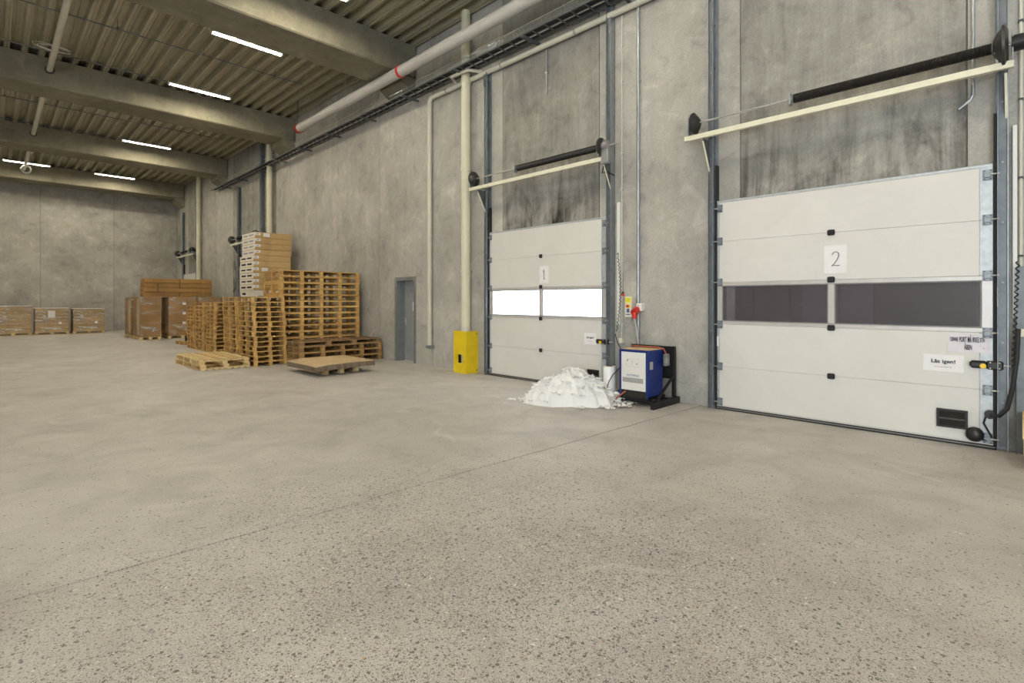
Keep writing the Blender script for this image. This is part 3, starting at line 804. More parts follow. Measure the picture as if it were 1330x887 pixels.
t,p,X=notice(706.5,356.5,.235,.325,'sheet with a handwritten 1 on the first loading door')
stroke(t,[(-.022,.05),(.005,.092),(.005,.03),(.004,-.075),(-.012,-.085),(.030,-.082)],p,X,.0042)
t,p,X=notice(1085,336.5,.245,.345,'sheet with a handwritten 2 on the second loading door')
stroke(t,[(-.035,.055),(-.02,.082),(.01,.092),(.035,.072),(.036,.035),(.018,-.01),(-.012,-.055),(-.042,-.085),(-.012,-.074),(.02,-.082),(.046,-.078)],p,X,.0042)
t,p,X=notice(1225,471.5,.345,.185,'white note reading Lås igen! beside the latch of the second door',rot=-.01)
text('lettering','Lås igen!',.054,(X,p.y,p.z+.018),t,'dark_ink',sx=1.12,bold=.0012); smallprint(t,p,X,.07,-.042)
t,p,X=notice(766.5,440,.26,.20,'white note reading Lås igen! beside the latch of the first door')
text('lettering','Lås igen!',.045,(X,p.y,p.z+.022),t,'dark_ink',bold=.001); smallprint(t,p,X,.055,-.04)
t,p,X=notice(1257.5,445.5,.335,.20,'pinkish sign reading DENNE PORT MÅ IKKE STÅ ÅBEN',mat='paper_lilac',name='door_sign',rot=-.01)
for w,dy,s,fw in (('DENNE',-.114,.84,.062),('PORT',-.043,1.05,.058),('MÅ',.011,1.25,.031),('IKKE',.060,1.05,.049),('STÅ',.112,.84,.040)):
    text('lettering',w,.056,(X,p.y-dy,p.z+.034),t,'dark_ink',sy=s*1.3,bold=.0012,fit=fw)
text('lettering','ÅBEN',.056,(X,p.y-.0,p.z-.048),t,'dark_ink',sx=.46,sy=1.35,bold=.0012)
t,p,X=notice(1300,386,.06,.20,'narrow label with handwriting on the end cap of the second door',name='door_label',surf=Xf-.006)
for i,(a,b) in enumerate(((-.01,.06),(.008,.025),(-.005,-.015),(.004,-.06))):
    stroke(t,[(a-.014,b-.012),(a,b+.01),(a+.012,b-.008)],p,X,.002,'label_blue')
t,p,X=notice(932,443,.035,.14,'small pale sticker on the far end cap of the second door',name='door_label',surf=Xf-.004)

# trailer parked outside the second door (seen through its panes) 
t=thing('dock_trailer','dark trailer rear seen through the windows of the second door','trailer',(9.2,1.7,0))
MB().box(9.3,9.4,-.2,3.7,.0,2.75).build('rear_face','trailer_dark',t)
for a,b,mm in ((.35,1.55,'trailer_dark'),(1.60,2.05,'trailer_purple'),(2.1,2.55,'trailer_purple'),(2.75,3.3,'trailer_dark')):
    MB().box(9.24,9.30,a,b,.2,2.6).build('rear_panel',mm,t)
MB().box(9.17,9.24,2.05,2.13,.2,2.6).build('lock_rod','trailer_beige',t)
MB().box(8.1,9.3,3.3,3.42,.0,2.75).build('side_flap','trailer_dark',t); MB().box(8.1,9.3,-.1,.02,.0,2.75).build('side_flap','trailer_dark',t)
MB().box(8.1,9.3,-.1,3.42,2.85,2.95).build('top_flap','trailer_dark',t)
tag(MB().box(XW+TH,16,-6,40,-.2,-.02).build('ground_outside','pavement_pale'),kind='structure')

# ------------------------------------------------------------------ grey service door
D=thing('door_3','grey steel service door in a deep reveal','door',(XW+.2,11.2,0),kind='structure')
ya,yb,zt_=10.80,11.60,2.09
fw=.07
MB().box(XW-.012,XW+.0,ya-fw,yb+fw,zt_,zt_+fw).build('frame_head','frame_grey',D)
for a,b in ((ya-fw,ya),(yb,yb+fw)): MB().box(XW-.012,XW,a,b,0,zt_).build('frame_side','frame_grey',D)
for a,b in ((ya,ya+.02),(yb-.02,yb)): MB().box(XW-.012,XW+.26,a,b,0,zt_-.02).build('reveal_lining','door_grey',D)
MB().box(XW-.012,XW+.26,ya,yb,zt_-.02,zt_).build('reveal_head','door_grey',D)
MB().cbox(XW+.20,XW+.25,ya+.02,yb-.02,.008,zt_-.02,.004).build('door_leaf','door_grey_light',D)
MB().box(XW+.185,XW+.20,yb-.075,yb-.02,.0,zt_-.02).build('stop_bead','door_grey',D)
hz=1.02; hy=yb-.12
MB().tube([(XW+.20,hy,hz),(XW+.15,hy,hz),(XW+.145,hy-.02,hz),(XW+.145,hy-.12,hz)],.010,8).build('lever_handle','steel_pale',D)
MB().box(XW+.196,XW+.2,hy-.02,hy+.02,hz-.1,hz+.1).build('handle_plate','steel_pale',D)
for i,(z0,z1,a,b,lab) in enumerate(((1.30,1.52,ya+.03,ya+.36,'lower white sheet taped to the grey service door'),(1.56,1.86,ya+.03,ya+.27,'upper white sheet taped to the grey service door'))):
    t=thing('paper_notice',lab,'notice',(XW+.197,(a+b)/2,z0))
    MB().box(XW+.1965,XW+.1985,a,b,z0,z1).build('sheet','paper',t)
    for q in range(3): MB().box(XW+.1955,XW+.1965,a+.04,b-.04,z0+.06+q*.05,z0+.066+q*.05).build('print_line','faint_ink',t)

# ------------------------------------------------------------------ electrics beside the first door
def wallbox(name,label,cat,pxa,pya,pxb,pyb,d,mat):
    p=onwall(pxa,pya,d); q=onwall(pxb,pyb,d)
    y0,y1=sorted((p.y,q.y)); z0,z1=sorted((p.z,q.z))
    t=thing(name,label,cat,(XW-d,(y0+y1)/2,z0))
    MB().cbox(XW-d,XW-.005,y0,y1,z0,z1,.008).build('housing',mat,t)
    return t,y0,y1,z0,z1,XW-d
t,y0,y1,z0,z1,X=wallbox('door_controller','cream door control box with a yellow label beside the first door','control box',811.5,385,820,412,.16,'box_cream')
yc=(y0+y1)/2
MB().box(X-.002,X,yc-.05,yc+.05,z1-.10,z1-.02).build('yellow_label','label_yellow',t)
for q in range(2): MB().box(X-.003,X-.002,yc-.04,yc+.04,z1-.05-q*.025,z1-.045-q*.025).build('print_line','dark_ink',t)
MB().box(X-.004,X,yc-.035,yc+.035,z1-.185,z1-.13).build('switch_plate','yellow_plastic',t)
MB().tube([(X-.03,yc,z1-.157),(X,yc,z1-.157)],.02,12).build('red_switch','red_plastic',t)
MB().box(X-.004,X,yc-.025,yc+.025,z1-.26,z1-.20).build('button_pad','label_blue',t)
MB().box(X-.001,X,y0+.02,y1-.02,z1-.30,z1-.285).build('blue_stripe','label_blue',t)
MB().tube([(X+.05,y0+.05,z0),(X+.05,y0+.05,z0-.06),(X+.06,yc+.06,z0-.14),(X+.07,y1+.1,z0-.08),(X+.08,y1+.14,z0+.02)],.011,8).build('loop_cable','pvc_grey',t)
t,y0,y1,z0,z1,X=wallbox('junction_box','white junction box on the conduit above the charger','box',826,394,833,404,.12,'white_box')
for zz in (.03,-.03): MB().tube([(X-.003,(y0+y1)/2,(z0+z1)/2+zz),(X,(y0+y1)/2,(z0+z1)/2+zz)],.01,8).build('screw','grey_print',t)
p=onwall(825.5,404,.16); t=thing('power_socket','red industrial plug socket beside the cream control box','socket',(p.x,p.y,p.z))
MB().tube([(p.x+.1,p.y,p.z+.03),(p.x+.03,p.y,p.z+.02),(p.x-.05,p.y,p.z-.03)],[.05,.055,.06],16).build('socket_body','red_plastic',t)
MB().tube([(p.x-.02,p.y,p.z-.03),(p.x-.035,p.y,p.z-.12)],[.045,.035],14).build('plug','red_plastic',t)
MB().tube([(p.x-.035,p.y,p.z-.12),(p.x+.02,p.y-.01,p.z-.3),(p.x+.06,p.y-.02,p.z-.55),(p.x+.06,p.y-.03,.83)],.014,8).build('plug_cable','pvc_grey',t)
p=onwall(809,382,.1); t=thing('pull_switch','small red and black pull switch hanging above the control box','switch',(p.x,p.y,p.z))
MB().tube([(p.x,p.y,p.z-.03),(p.x,p.y,p.z+.01)],.022,10).build('red_cap','red_plastic',t); MB().tube([(p.x,p.y,p.z+.01),(p.x,p.y,p.z+.04)],.018,10).build('black_body','black_plastic',t); MB().tube([(p.x,p.y,p.z+.04),(p.x,p.y,p.z+.35)],.003,5).build('cord','sheet_dark',t)
# white duct beside the first door's near track + coiled cable
ym=wy(803,.05)
t=thing('cable_duct','white plastic cable duct beside the near track of the first door','duct',(XW-.05,ym,1.2))
MB().cbox(XW-.05,XW-.002,ym-.03,ym+.03,1.15,3.2,.004).build('duct_cover','white_box',t)
MB().tube([(XW-.03,ym-.06,.85),(XW-.03,ym-.06,6.3)],.010,8).build('thin_conduit','pvc_cream',t)
for q in range(9): MB().box(XW-.045,XW,ym-.08,ym-.045,1.0+q*.6,1.02+q*.6).build('clip','pvc_cream',t)
pts=[]
a=Vector((XW-.12,ym-.04,2.28)); b=Vector((XW-.13,ym-.02,1.05))
pts=[(XW-.05,ym+.02,2.33),(XW-.1,ym-.03,2.35)]
for q in range(200):
    f=q/199; c=a.lerp(b,f); an=q*.62
    pts.append((c.x+.012*math.cos(an),c.y+.012*math.sin(an)-.06*math.sin(f*math.pi),c.z))
tt=tag(MB().tube(pts,.0055,5).build('coiled_cable','black_rubber'),'black coiled cable hanging beside the first door near its control box','cable')
t,y0,y1,z0,z1,X=wallbox('small_socket','small cream box low on the conduit left of the charger','box',803.5,439,808,446,.09,'box_cream')

# right of the second door: controls at the picture edge
ym=wy(1319,.05)
t=thing('cable_duct','white cable duct beside the near track of the second door','duct',(XW-.05,ym,1.4))
MB().cbox(XW-.06,XW-.002,ym-.012,ym+.022,1.38,3.35,.004).build('duct_cover','white_box',t)
t=thing('wall_conduit','cream conduit at the right edge beside the second door','conduit',(XW-.03,wy(1326,.03),1))
MB().tube([(XW-.03,wy(1326,.03),.6),(XW-.03,wy(1326,.03),7.7)],.013,8).build('conduit_run','pvc_cream',t)
for q in range(8): MB().box(XW-.05,XW,wy(1326,.03)-.02,wy(1326,.03)+.02,1.2+.8*q,1.22+.8*q).build('clip','sheet_dark',t)
t,y0,y1,z0,z1,X=wallbox('socket_box','cream socket box at the right edge beside the second door','box',1322,427,1336,438,.12,'box_cream')
pts=[]
a=Vector((XW-.12,wy(1322,.12),1.95)); b=Vector((XW-.16,wy(1316,.16),.85))
for q in range(170):
    f=q/169; c=a.lerp(b,f); an=q*.7; pts.append((c.x+.013*math.cos(an),c.y+.013*math.sin(an),c.z))
tag(MB().tube(pts,.006,5).build('coiled_cable','black_rubber'),'black coiled cable at the right edge beside the second door','cable')
tag(MB().box(XW-.10,XW-.06,wy(1340,.1),wy(1315,.1)-.03,0,1.9).build('steel_post','track_steel'),'dark steel post at the right edge beside the second door track','post')

# ------------------------------------------------------------------ battery charger on its stand
X0,X1=6.67,7.11; Y0,Y1=3.86,4.34; Z0,Z1=.13,.83
t=thing('battery_charger','blue battery charger cabinet with a white front on a black stand','charger',((X0+X1)/2,(Y0+Y1)/2,Z0))
MB().cbox(X0+.02,X1,Y0,Y1,Z0+.02,Z1-.006,.006).build('cabinet','blue_cabinet',t)
m=MB(); e=.035
m.cbox(X0,X0+.03,Y0,Y0+e,Z0,Z1,.005); m.cbox(X0,X0+.03,Y1-e,Y1,Z0,Z1,.005); m.cbox(X0,X0+.03,Y0+e,Y1-e,Z1-e,Z1,.005); m.build('front_frame','blue_cabinet',t)
fp=MB().cbox(X0+.004,X0+.022,Y0+e,Y1-e,Z0+.10,Z1-e,.003).build('front_panel','charger_front',t)
MB().box(X0+.02,X1-.02,Y0+.02,Y1-.02,Z1-.006,Z1+.004).build('top_plate','cardboard_sheet',t)
MB().box(X0+.015,X0+.06,Y0+e,Y1-e,Z0+.0,Z0+.10).build('vent_gap','hole_dark',t)
XP=X0+.003
mm=MB(); yc=(Y0+Y1)/2+.01
w,h=.105,.055; zc=.635
mm.box(XP-.0006,XP,yc-w,yc+w,zc-h,zc-h+.002); mm.box(XP-.0006,XP,yc-w,yc+w,zc+h-.002,zc+h); mm.box(XP-.0006,XP,yc-w,yc-w+.002,zc-h,zc+h); mm.box(XP-.0006,XP,yc+w-.002,yc+w,zc-h,zc+h)
mm.build('diagram_frame','faint_ink',fp)
for a,b in ((.085,.035),(-.07,-.01)): MB().box(XP-.0008,XP,yc+a-.006,yc+a+.006,zc+b-.012,zc+b+.012).build('diagram_mark','dark_ink',fp)
MB().tube([(XP,yc+.02,zc-.025),(XP,yc+.005,zc+.0),(XP,yc+.0,zc+.03),(XP,yc+.03,zc+.02)],.0022,5).build('diagram_mark','faint_ink',fp)
MB().box(XP-.0006,XP,Y0+.075,Y1-.06,.345,.415).build('grey_band','grey_print',fp)
text('logo','NTMNS',.052,(XP-.001,yc,.448),fp,'label_blue',sx=1.15,shear=.1)
rp=MB().box(X0+.06,X0+.15,Y0-.0015,Y0,.55,.66).build('rating_plate','alu',t)
for q in range(4): MB().box(X0+.068,X0+.142,Y0-.0025,Y0-.0015,.57+q*.022,.576+q*.022).build('print_line','faint_ink',rp)
t=thing('charger_stand','black steel stand with a back plate under the blue charger','stand',(7.0,4.1,0))
MB().box(7.26,7.275,3.76,4.50,.37,.86).build('back_plate','black_steel',t)
for yy in (3.76,4.44):
    MB().cbox(6.62,7.40,yy-.03,yy+.03,0,.095,.004).build('base_rail','black_steel',t)
    MB().cbox(7.275,7.325,yy-.005,yy+.045,.095,.86,.004).build('upright','black_steel',t)
    MB().bar((6.74,yy+.01,.09),(7.27,yy+.01,.42),.03,.03).build('brace','black_steel',t)
for xx in (6.80,7.20): MB().cbox(xx-.025,xx+.025,3.79,4.41,.04,.09,.004).build('cross_rail','black_steel',t)
MB().cbox(6.72,7.26,3.90,4.30,.09,.128,.004).build('shelf','black_steel',t)
t=thing('charging_cable','red and black charging cable draped over the blue charger','cable',(7.1,4,.84))
MB().tube([(7.2,4.46,.50),(7.18,4.44,.78),(7.12,4.40,.850),(7.06,4.25,.852),(7.06,4.05,.852),(7.08,3.92,.852),(7.10,3.84,.83),(7.10,3.80,.76)],.011,8).build('red_lead','red_cable',t)
MB().tube([(7.16,4.40,.852),(7.12,4.2,.856),(7.13,4.0,.856),(7.14,3.86,.84),(7.13,3.81,.72)],.011,8).build('black_lead','black_rubber',t)
MB().cbox(7.05,7.16,3.77,3.83,.58,.76,.012).build('connector','frame_grey',t); MB().cbox(7.03,7.10,3.75,3.80,.62,.70,.008).build('connector_grip','motor_grey',t)
t=tag(MB().tube([(6.72,4.22,.22),(6.66,4.26,.18),(6.60,4.34,.10),(6.57,4.40,.012)],.012,8).build('charger_lead','red_cable'),'short red lead hanging from under the blue charger to the floor','cable')

# ------------------------------------------------------------------ plastic film heap and film roll
def heap():
    m=MB(); cx,cy=6.30,4.93; ax=Vector((_c,-_s,0)); ay=Vector((_s,_c,0))
    def rad(u,w):
        a=math.atan2(w/.44,u/.76); R=1+.20*noise.noise(Vector((math.cos(a)*1.7,math.sin(a)*1.7,3.3)))+.11*noise.noise(Vector((math.cos(a)*6,math.sin(a)*6,1.3)))
        return math.hypot(u/.76,w/.44)/R
    def height(u,w):
        r=rad(u,w)
        if r>=1: return 0.0,r
        d=(1-r*r)**.62
        p=Vector((u,w,0))
        ridge=0; amp=1.0; f=4.2
        q=p+Vector((noise.noise(p*3.1),noise.noise(p*3.1+Vector((7,1,0))),0))*.10
        for o in range(4):
            ridge+=amp*(1-2.2*abs(noise.noise(q*f+Vector((o*5.1,o*2.7,1.4))))); amp*=.52; f*=2.15
        body=.355*d*(1-.16*u/.76)+.10*math.exp(-((u-.05)**2+(w-.05)**2)/.05)
        return max(.004,body+.052*ridge*(.25+.75*d)),r
    nu,nw=200,124; U,Wd=.98,.60; idx={}
    vs=[];fs=[]
    for i in range(nu+1):
        for j in range(nw+1):
            u=(i/nu*2-1)*U; w=(j/nw*2-1)*Wd
            z,r=height(u,w)
            if r>1.06: continue
            p=Vector((u*6,w*6,z*6)); k=min(1,max(0,(1.05-r)*4))
            du=.045*noise.noise(p*1.3+Vector((0,0,5)))*k; dw=.045*noise.noise(p*1.3+Vector((3,8,9)))*k
            idx[i,j]=len(vs); vs.append(Vector((cx,cy,max(z,.004)))+ax*(u+du)+ay*(w+dw))
    for i in range(nu):
        for j in range(nw):
            q=[idx.get(t) for t in ((i,j),(i+1,j),(i+1,j+1),(i,j+1))]
            if None not in q: fs.append(tuple(q))
    m.add(vs,fs)
    # loose crumpled flaps lying on the mound and around its foot
    for q in range(150):
        a=random.uniform(0,2*math.pi); r=random.uniform(.02,1.12)**.5
        u=r*.74*math.cos(a); w=r*.43*math.sin(a)
        zz=height(u,w)[0]+.012
        base=Vector((cx,cy,0))+ax*u+ay*w
        L=random.uniform(.07,.20); Wf=random.uniform(.04,.11); th=random.uniform(0,2*math.pi); n1,n2=9,5; s0=random.uniform(0,100)
        d=Vector((math.cos(th),math.sin(th),random.uniform(-.25,.2))); e=Vector((-math.sin(th),math.cos(th),random.uniform(-.25,.25)))
        vv=[];ff=[]
        for i in range(n1+1):
            for j in range(n2+1):
                wv=noise.noise(Vector((i*.8,j*.8,s0)))*.022+noise.noise(Vector((i*.35,j*.3,s0+9)))*.03
                pt=base+d*((i/n1-.5)*L)+e*((j/n2-.5)*Wf*(1+.5*noise.noise(Vector((i*.7,s0,0)))))+Vector((0,0,zz+wv))
                pt.z=max(pt.z,.006+.004*abs(math.sin(i+j))); vv.append(pt)
        for i in range(n1):
            for j in range(n2):
                k=i*(n2+1)+j; ff.append((k,k+n2+1,k+n2+2,k+1))
        m.add(vv,ff)
    # strips trailing on the floor
    for sx,sy,dx,dy,L in ((5.90,5.52,-.9,.6,.30),(5.98,5.35,-.8,.2,.22),(6.40,4.35,.3,-.9,.34),(6.48,4.42,.8,-.5,.42),(6.25,4.40,-.2,-1,.28),(6.1,4.62,-.7,-.6,.25),(6.5,4.30,.6,-.7,.25),(6.66,4.22,.9,-.4,.2)):
        n=14; s0=random.uniform(0,50); vv=[];ff=[]; dd=Vector((dx,dy,0)).normalized(); ee=Vector((-dd.y,dd.x,0))
        for i in range(n+1):
            for j in range(4):
                f=i/n
                pt=Vector((sx,sy,0))+dd*(f*L)+ee*((j/3-.5)*.13*(1-.6*f)+.06*noise.noise(Vector((i*.3,s0,0))))
                pt.z=max(.005,.03+.04*noise.noise(Vector((i*.8,j*1.1,s0)))); vv.append(pt)
        for i in range(n):
            for j in range(3): k=i*4+j; ff.append((k,k+4,k+5,k+1))
        m.add(vv,ff)
    o=m.build('plastic_film_heap','plastic_film',smooth=True)
    tag(o,'heap of crumpled white plastic film in front of the first loading door','plastic film',kind='stuff')
heap()
rx,ry=6.77,4.58
t=thing('film_roll','white roll of plastic film standing between the heap and the charger','film roll',(rx,ry,0))
m=MB(); 
pts=[(0,.093),(.004,.095),(.53,.095),(.534,.093)]
m.tube([(rx,ry,z+.001) for z,r in pts],[r for z,r in pts],28).build('film_body','film_roll',t)
MB().tube([(rx,ry,.53),(rx,ry,.542)],.045,18).build('cardboard_core','core_card',t)
MB().tube([(rx,ry,.54),(rx,ry,.5435)],.036,18).build('core_hole','hole_dark',t)
tag(MB().tube([(rx-.11,ry-.02,.20),(rx-.10,ry-.06,.32),(rx-.06,ry-.10,.42),(rx+.05,ry-.13,.50),(rx+.35,ry-.10,.62),(7.33,4.80,.85),(7.35,4.86,1.0)],.007,8).build('hanging_lead','black_rubber'),'thin black lead crossing in front of the standing film roll','cable')

# ------------------------------------------------------------------ pallets
def pallet_parts(L,W,H,nx,ny,nb,mat,t=.017,bw=.10,blx=.11,bly=.10):
    """mesh+position list in local coords, origin at centre of the base"""
    hb=H-3*t; parts=[]
    def bm(dx,dy,dz): return MB().box(-dx/2,dx/2,-dy/2,dy/2,-dz/2,dz/2).mesh('pallet_piece',mat)
    deck=bm(L,bw,t); st=bm(blx,W,t); bl=bm(blx,bly,hb); bt=bm(L,bly,t)
    xs=[-L/2+blx/2+(L-blx)*i/(nx-1) for i in range(nx)]; ys=[-W/2+bly/2+(W-bly)*i/(ny-1) for i in range(ny)]
    for y in ys: parts.append(('bottom_board',bt,(0,y,t/2)))
    for x in xs:
        for y in ys: parts.append(('block',bl,(x,y,t+hb/2)))
    for x in xs: parts.append(('cross_board',st,(x,0,t+hb+t/2)))
    for i in range(nb): parts.append(('deck_board',deck,(0,-W/2+bw/2+(W-bw)*i/(nb-1),H-t/2)))
    return parts
def place_pallet(parts,x,y,z,rz,label,group,flip=False,H=.12,name='wooden_pallet',mat=None):
    r=thing(name,label,'pallet',(x,y,z),rz,group)
    for nm,me,p in parts:
        o=bpy.data.objects.new(nm,me); C.objects.link(o); o.parent=r
        o.location=(p[0],p[1],(H-p[2]) if flip else p[2])
    return r
def lab(i,n,stack):
    if i==n-1: return 'topmost pallet of '+stack
    if i==0: return 'lowest pallet of '+stack
    return '%s pallet from the floor in %s'%(ORD[i],stack)
def stack(parts,n,x,y,H,rz,desc,group,jit=.012,flipalt=False,z0=0.0,lean=(0,0)):
    for i in range(n):
        place_pallet(parts,x+random.uniform(-jit,jit)+lean[0]*i/n,y+random.uniform(-jit,jit)+lean[1]*i/n,z0+i*H,rz+random.uniform(-jit,jit)*.9,lab(i,n,desc),group,flipalt and i%2==1,H)
HS=.118
small=pallet_parts(1.04,.76,HS,3,3,6,'wood_pallet',blx=.075,bly=.075,t=.014,bw=.118)
stack(small,14,4.77,13.42,HS,math.pi/2,'the front stack of small pallets','front stack of small pallets',.014,lean=(-.05,.02))
stack(small,14,4.74,14.52,HS,math.pi/2,'the small stack just behind the front stack','small stack behind the front stack',.014,lean=(-.04,.02))
sm2=pallet_parts(.80,.80,.116,3,3,6,'wood_pallet',blx=.07,bly=.07,t=.014,bw=.125)
stack(sm2,13,5.03,17.32,.116,math.pi/2,'the square stack behind both front stacks','square stack behind the front stacks',.014)
stack(sm2,13,5.02,18.46,.116,math.pi/2,'the middle stack of the three far stacks','middle far stack',.012)
stack(sm2,12,5.02,19.44,.116,math.pi/2,'the farthest stack by the brown cartons','farthest pallet stack',.012)
HL=.155
long_=pallet_parts(2.16,1.05,HL,5,3,7,'wood_pallet',t=.024,bw=.149,blx=.095,bly=.09)
stack(long_,15,6.13,13.64,HL,0,'the tall stack of long pallets by the wall','tall stack of long pallets',.008,True)
H3=.15
longo=pallet_parts(2.2,.80,H3,5,3,6,'wood_board',t=.02,bw=.11,blx=.10,bly=.09)
stack(longo,3,6.27,12.62,H3,0,'the low stack of long pallets by the wall','low stack of long pallets',.012)
old=pallet_parts(2.18,.80,.115,4,3,7,'wood_old',t=.022,bw=.105,blx=.13,bly=.10)
place_pallet(old,6.25,12.63,.452,.008,'old dark brown pallet lying on the low long stack','low stack of long pallets',False,.115)
gp=pallet_parts(2.12,1.02,.115,4,3,8,'wood_new',t=.02,bw=.078,blx=.12,bly=.10)
place_pallet(gp,3.78,14.02,0,math.pi/2+.02,'lower of two pale long pallets lying flat in front','pair of pale flat pallets',True,.115)
place_pallet(gp,3.78,14.00,.116,math.pi/2-.01,'upper of two pale long pallets lying flat in front','pair of pale flat pallets',False,.115)
fp_=pallet_parts(1.1,.80,.135,3,3,5,'wood_new')
place_pallet(fp_,5.33,10.98,0,math.pi/2,'pale pallet under the grey cardboard sheets',None,False,.135)
place_pallet(sm2,5.15,21.4,0,.1,'lone low pallet on the floor beside the farthest pallet stack',None,False,.116)
t=thing('dark_canister','small dark canister standing on the lone low pallet','canister',(5.0,21.3,.117))
MB().tube([(5.0,21.3,.117),(5.0,21.3,.30),(5.0,21.3,.33),(5.0,21.3,.36)],[.10,.10,.06,.04],16).build('body','black_plastic',t); MB().tube([(5.0,21.3,.36),(5.0,21.3,.39)],.045,12).build('cap','sheet_dark',t)
edge=pallet_parts(1.2,.80,.145,3,3,6,'wood_new',t=.022)
for i in range(3): place_pallet(edge,7.02+(.0 if i else .02),-.60+.008*i,i*.146,math.pi/2,['lowest','middle','top'][i]+' pallet of the short stack at the right picture edge','pallets at the right edge',False,.145)

# cardboard sheets on the pallet
for i in range(9):
    n=14; m=MB(); vs=[];fs=[]; th=.0125; off=(random.uniform(-.012,.012),random.uniform(-.012,.012))
    z=.137+i*.0132
    for lay in (0,1):
        for a in range(n+1):
            for b in range(n+1):
                x=4.63+1.33*a/n+off[0]; y=10.16+1.44*b/n+off[1]
                ov=max(0,4.95-x)*.10+max(0,10.5-y)*.03*(1 if x<5.2 else .2)
                warp=.014*noise.noise(Vector((x*1.1,y*1.1,3)))
                ex=max(0,.0) 
                vs.append((x,y,z+lay*th-ov+max(0,warp)*i/9))
    k=(n+1)**2
    for a in range(n):
        for b in range(n):
            q=a*(n+1)+b; fs.append((k+q,k+q+n+1,k+q+n+2,k+q+1)); fs.append((q,q+1,q+n+2,q+n+1))
    for a in range(n):
        q=a*(n+1); fs.append((q,q+n+1,k+q+n+1,k+q)); q2=q+n; fs.append((q2+n+1,q2,k+q2,k+q2+n+1))
        q=a; fs.append((q+1,q,k+q,k+q+1)); q2=n*(n+1)+a; fs.append((q2,q2+1,k+q2+1,k+q2))
    m.add(vs,fs); o=m.build('cardboard_sheet','cardboard_edge' if i<8 else 'cardboard_sheet')
    tag(o,'top tan cardboard sheet of the pile on the pale pallet' if i==8 else '%s grey-brown cardboard sheet of the pile, counted from the pale pallet'%ORD[i],'cardboard','cardboard sheets on the pallet')

# ------------------------------------------------------------------ tall stack of white-ended cartons
hx0,hx1,hy0,hy1=5.90,7.08,17.45,18.70
bh=.187; ztop=3.77
t=thing('carton_base','lower wrapped cartons under the white-ended carton stack','cartons',(6.5,18.1,.15))
MB().cbox(hx0+.02,hx1-.02,hy0+.03,hy1,.15,ztop-10*bh,.006).build('carton_body','carton_white',t)
for z in (1.62,1.78): 
    for a in (.12,): MB().box(hx0+.018,hx0+.02,hy1-.50,hy1-.18,z-.035,z+.035).build('hand_hole','hole_dark',t)
MB().box(hx0+.1,hx0+.6,hy0+.028,hy0+.03,1.5,1.85).build('pink_label','carton_white',t); MB().box(hx0+.15,hx0+.55,hy0+.027,hy0+.028,1.66,1.72).build('print_line','faint_ink',t)
place_pallet(edge,6.49,18.08,0,0,'pallet under the white-ended carton stack',None,False,.145)
for i in range(10):
    up=i>=6; dy=-.0; sx=.05 if up else 0.0
    z0=ztop-(10-i)*bh; z1=z0+bh-.007
    a,b=hx0+sx+random.uniform(-.006,.006),hx1+sx*.5
    y0,y1=hy0+dy,hy1-(.06 if up else 0)
    t=thing('long_carton',('topmost' if i==9 else ORD[i]+' from the bottom')+' white-ended carton in the tall stack by the wall','carton',((a+b)/2,(y0+y1)/2,z0),0,'white-ended cartons')
    MB().cbox(a+.004,b,y0,y1,z0,z1,.005).build('carton_body','carton_tan',t)
    MB().box(a,a+.004,y0+.004,y1-.004,z0+.004,z1-.004).build('white_end','carton_white',t)
    L=y1-y0
    for f0,f1 in ((.12,.45),(.55,.88)):
        hm='hole_dark' if i in (5,) else 'grey_print'
        MB().box(a-.0015,a,y0+L*f0,y0+L*f1,z0+.06+.01*(i%2),z0+.115).build('hand_hole','hole_dark' if i<6 else 'grey_print',t)
    wl=MB().box(a-.001,a+.17,y0-.0015,y0,z0+.075,z1-.02).build('white_label','paper',t)
    MB().box(a+.05,a+.12,y0-.0025,y0-.0015,z0+.10,z0+.125).build('print_mark','faint_ink',wl)
    if i in (9,3): MB().box(a+.26,a+.46,y0-.0015,y0,z0+.04,z1-.02).build('white_sheet','paper',t)

# ------------------------------------------------------------------ wrapped brown cartons
def big_carton(x0,x1,y0,y1,z1,label,film='stretch_film',mat='carton_brown',labels=0,cat='carton',split=None,pz=.12):
    t=thing('wrapped_carton',label,cat,((x0+x1)/2,(y0+y1)/2,pz),0,'wrapped brown cartons')
    if split:
        MB().cbox(x0,x1,y0,y1,pz,split-.004,.012).build('lower_carton',mat,t); MB().cbox(x0+.01,x1,y0+.02,y1,split,z1,.012).build('upper_carton',mat,t)
    else: MB().cbox(x0,x1,y0,y1,pz,z1,.012).build('carton_body',mat,t)
    MB().cbox(x0-.008,x1+.008,y0-.008,y1+.008,pz+.02,z1-.01,.02).build('film_wrap',film,t)
    for i in range(labels): MB().box(x1-.52,x1-.40,y0-.011,y0-.009,z1-.32-i*.40,z1-.22-i*.40).build('white_label','paper',t)
    MB().box(x0-.0095,x0-.0085,y0+.02,y0+.5,pz+.1,z1-.1).build('tape_strip','tape_clear',t)
    p=place_pallet(pallet_parts(x1-x0+.02,y1-y0+.02,pz-.002,3,3,5,'wood_new'),(x0+x1)/2,(y0+y1)/2,0,0,'pallet under the '+label,None,False,pz-.002)
    return t
big_carton(4.14,4.84,24.70,26.00,1.72,'tall film-wrapped brown carton nearest the aisle')
big_carton(4.14,5.00,26.50,27.85,1.70,'brown carton peeking out behind the tall film-wrapped one')
big_carton(5.14,6.16,24.90,26.20,1.71,'wide brown carton with three small white labels',labels=3,split=.62)
big_carton(6.22,7.12,24.95,26.15,1.69,'brown carton by the wall behind the pallet stacks')
z=1.722
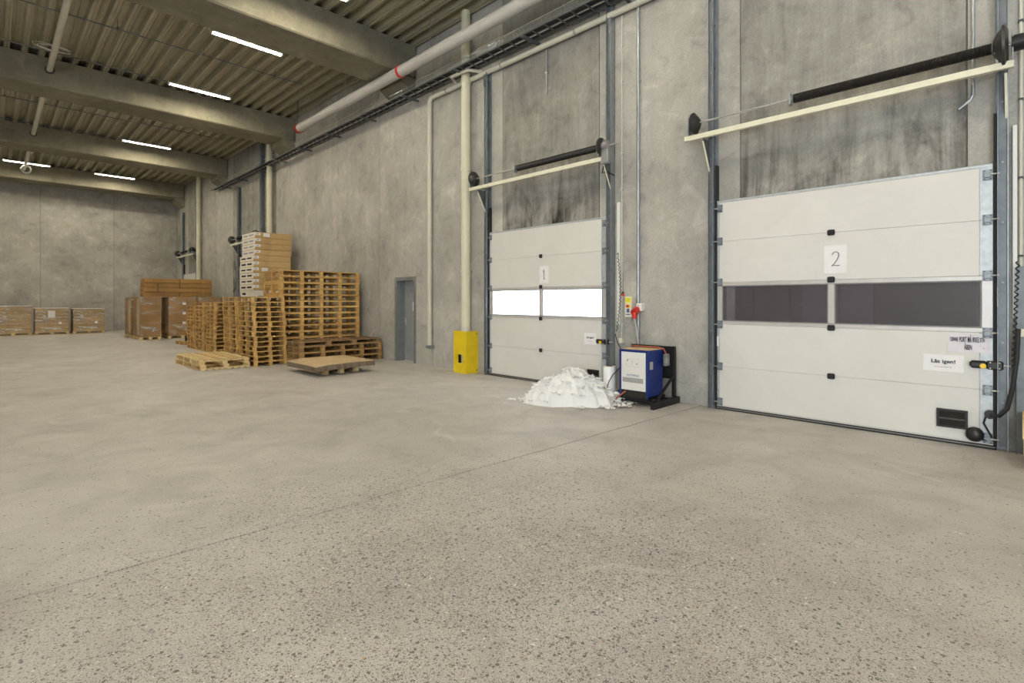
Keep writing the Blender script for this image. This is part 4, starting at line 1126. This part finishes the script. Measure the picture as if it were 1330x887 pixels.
for i in range(4):
    hh=.19; t=thing('long_carton',['lowest','second lowest','second highest','topmost'][i]+' long flat carton laid across the wrapped cartons','carton',(5.6,25.7,z),0,'long flat cartons on top')
    MB().cbox(4.36+.01*i,6.86-.012*(i%2),25.32,26.05,z,z+hh-.006,.02 if i%2 else .012).build('carton_body','carton_long',t)
    for sx in (4.85,5.62,6.40):
        if (i+int(sx*10))%3: MB().box(sx,sx+.02,25.313,25.32,z+.01,z+hh-.015).build('strap','carton_brown' if sx>6 else 'hole_dark',t)
    z+=hh

# ------------------------------------------------------------------ wrapped pallets along the back wall
def back_px(px,Y):
    r=ray(px,0); return r.x*Y/r.y
for i,(pa,pb,top,lb) in enumerate(((-8,41.5,1.30,'leftmost and tallest film-wrapped pallet load at the back wall'),(45.5,90,1.20,'middle film-wrapped pallet load with a white sheet at the back wall'),(95,136,1.17,'film-wrapped pallet load at the back wall nearest the corner cartons'))):
    Y=31.75; x0,x1=back_px(pa,Y),back_px(pb,Y)
    t=thing('wrapped_load',lb,'pallet load',((x0+x1)/2,Y+.6,.13),0,'wrapped pallet loads at the back wall')
    n=7; hh=(top-.13)/n
    for q in range(n):
        dx=random.uniform(0,.012); MB().cbox(x0+dx,x1-dx,Y+random.uniform(0,.01),Y+1.1,.13+q*hh,.13+(q+1)*hh-.008,.012).build('carton_layer','carton_far',t)
    MB().cbox(x0-.012,x1+.012,Y-.012,Y+1.11,.14,top+.005,.02).build('film_wrap','stretch_film_dense',t)
    MB().box(x0+.01,x1-.01,Y+.0,Y+1.08,top+.006,top+.03).build('top_sheet','film_roll',t)
    if i==1: MB().box(x0+(x1-x0)*.37,x0+(x1-x0)*.58,Y-.016,Y-.013,top-.42,top-.10).build('white_sheet','paper',t)
    if i: MB().box(x0+(x1-x0)*.68,x0+(x1-x0)*.77,Y-.016,Y-.013,.48,.58).build('white_label','paper',t)
    place_pallet(pallet_parts(x1-x0,1.1,.128,3,3,5,'wood_new',t=.02),(x0+x1)/2,Y+.55,0,0,'pallet under the '+lb,None,False,.128)
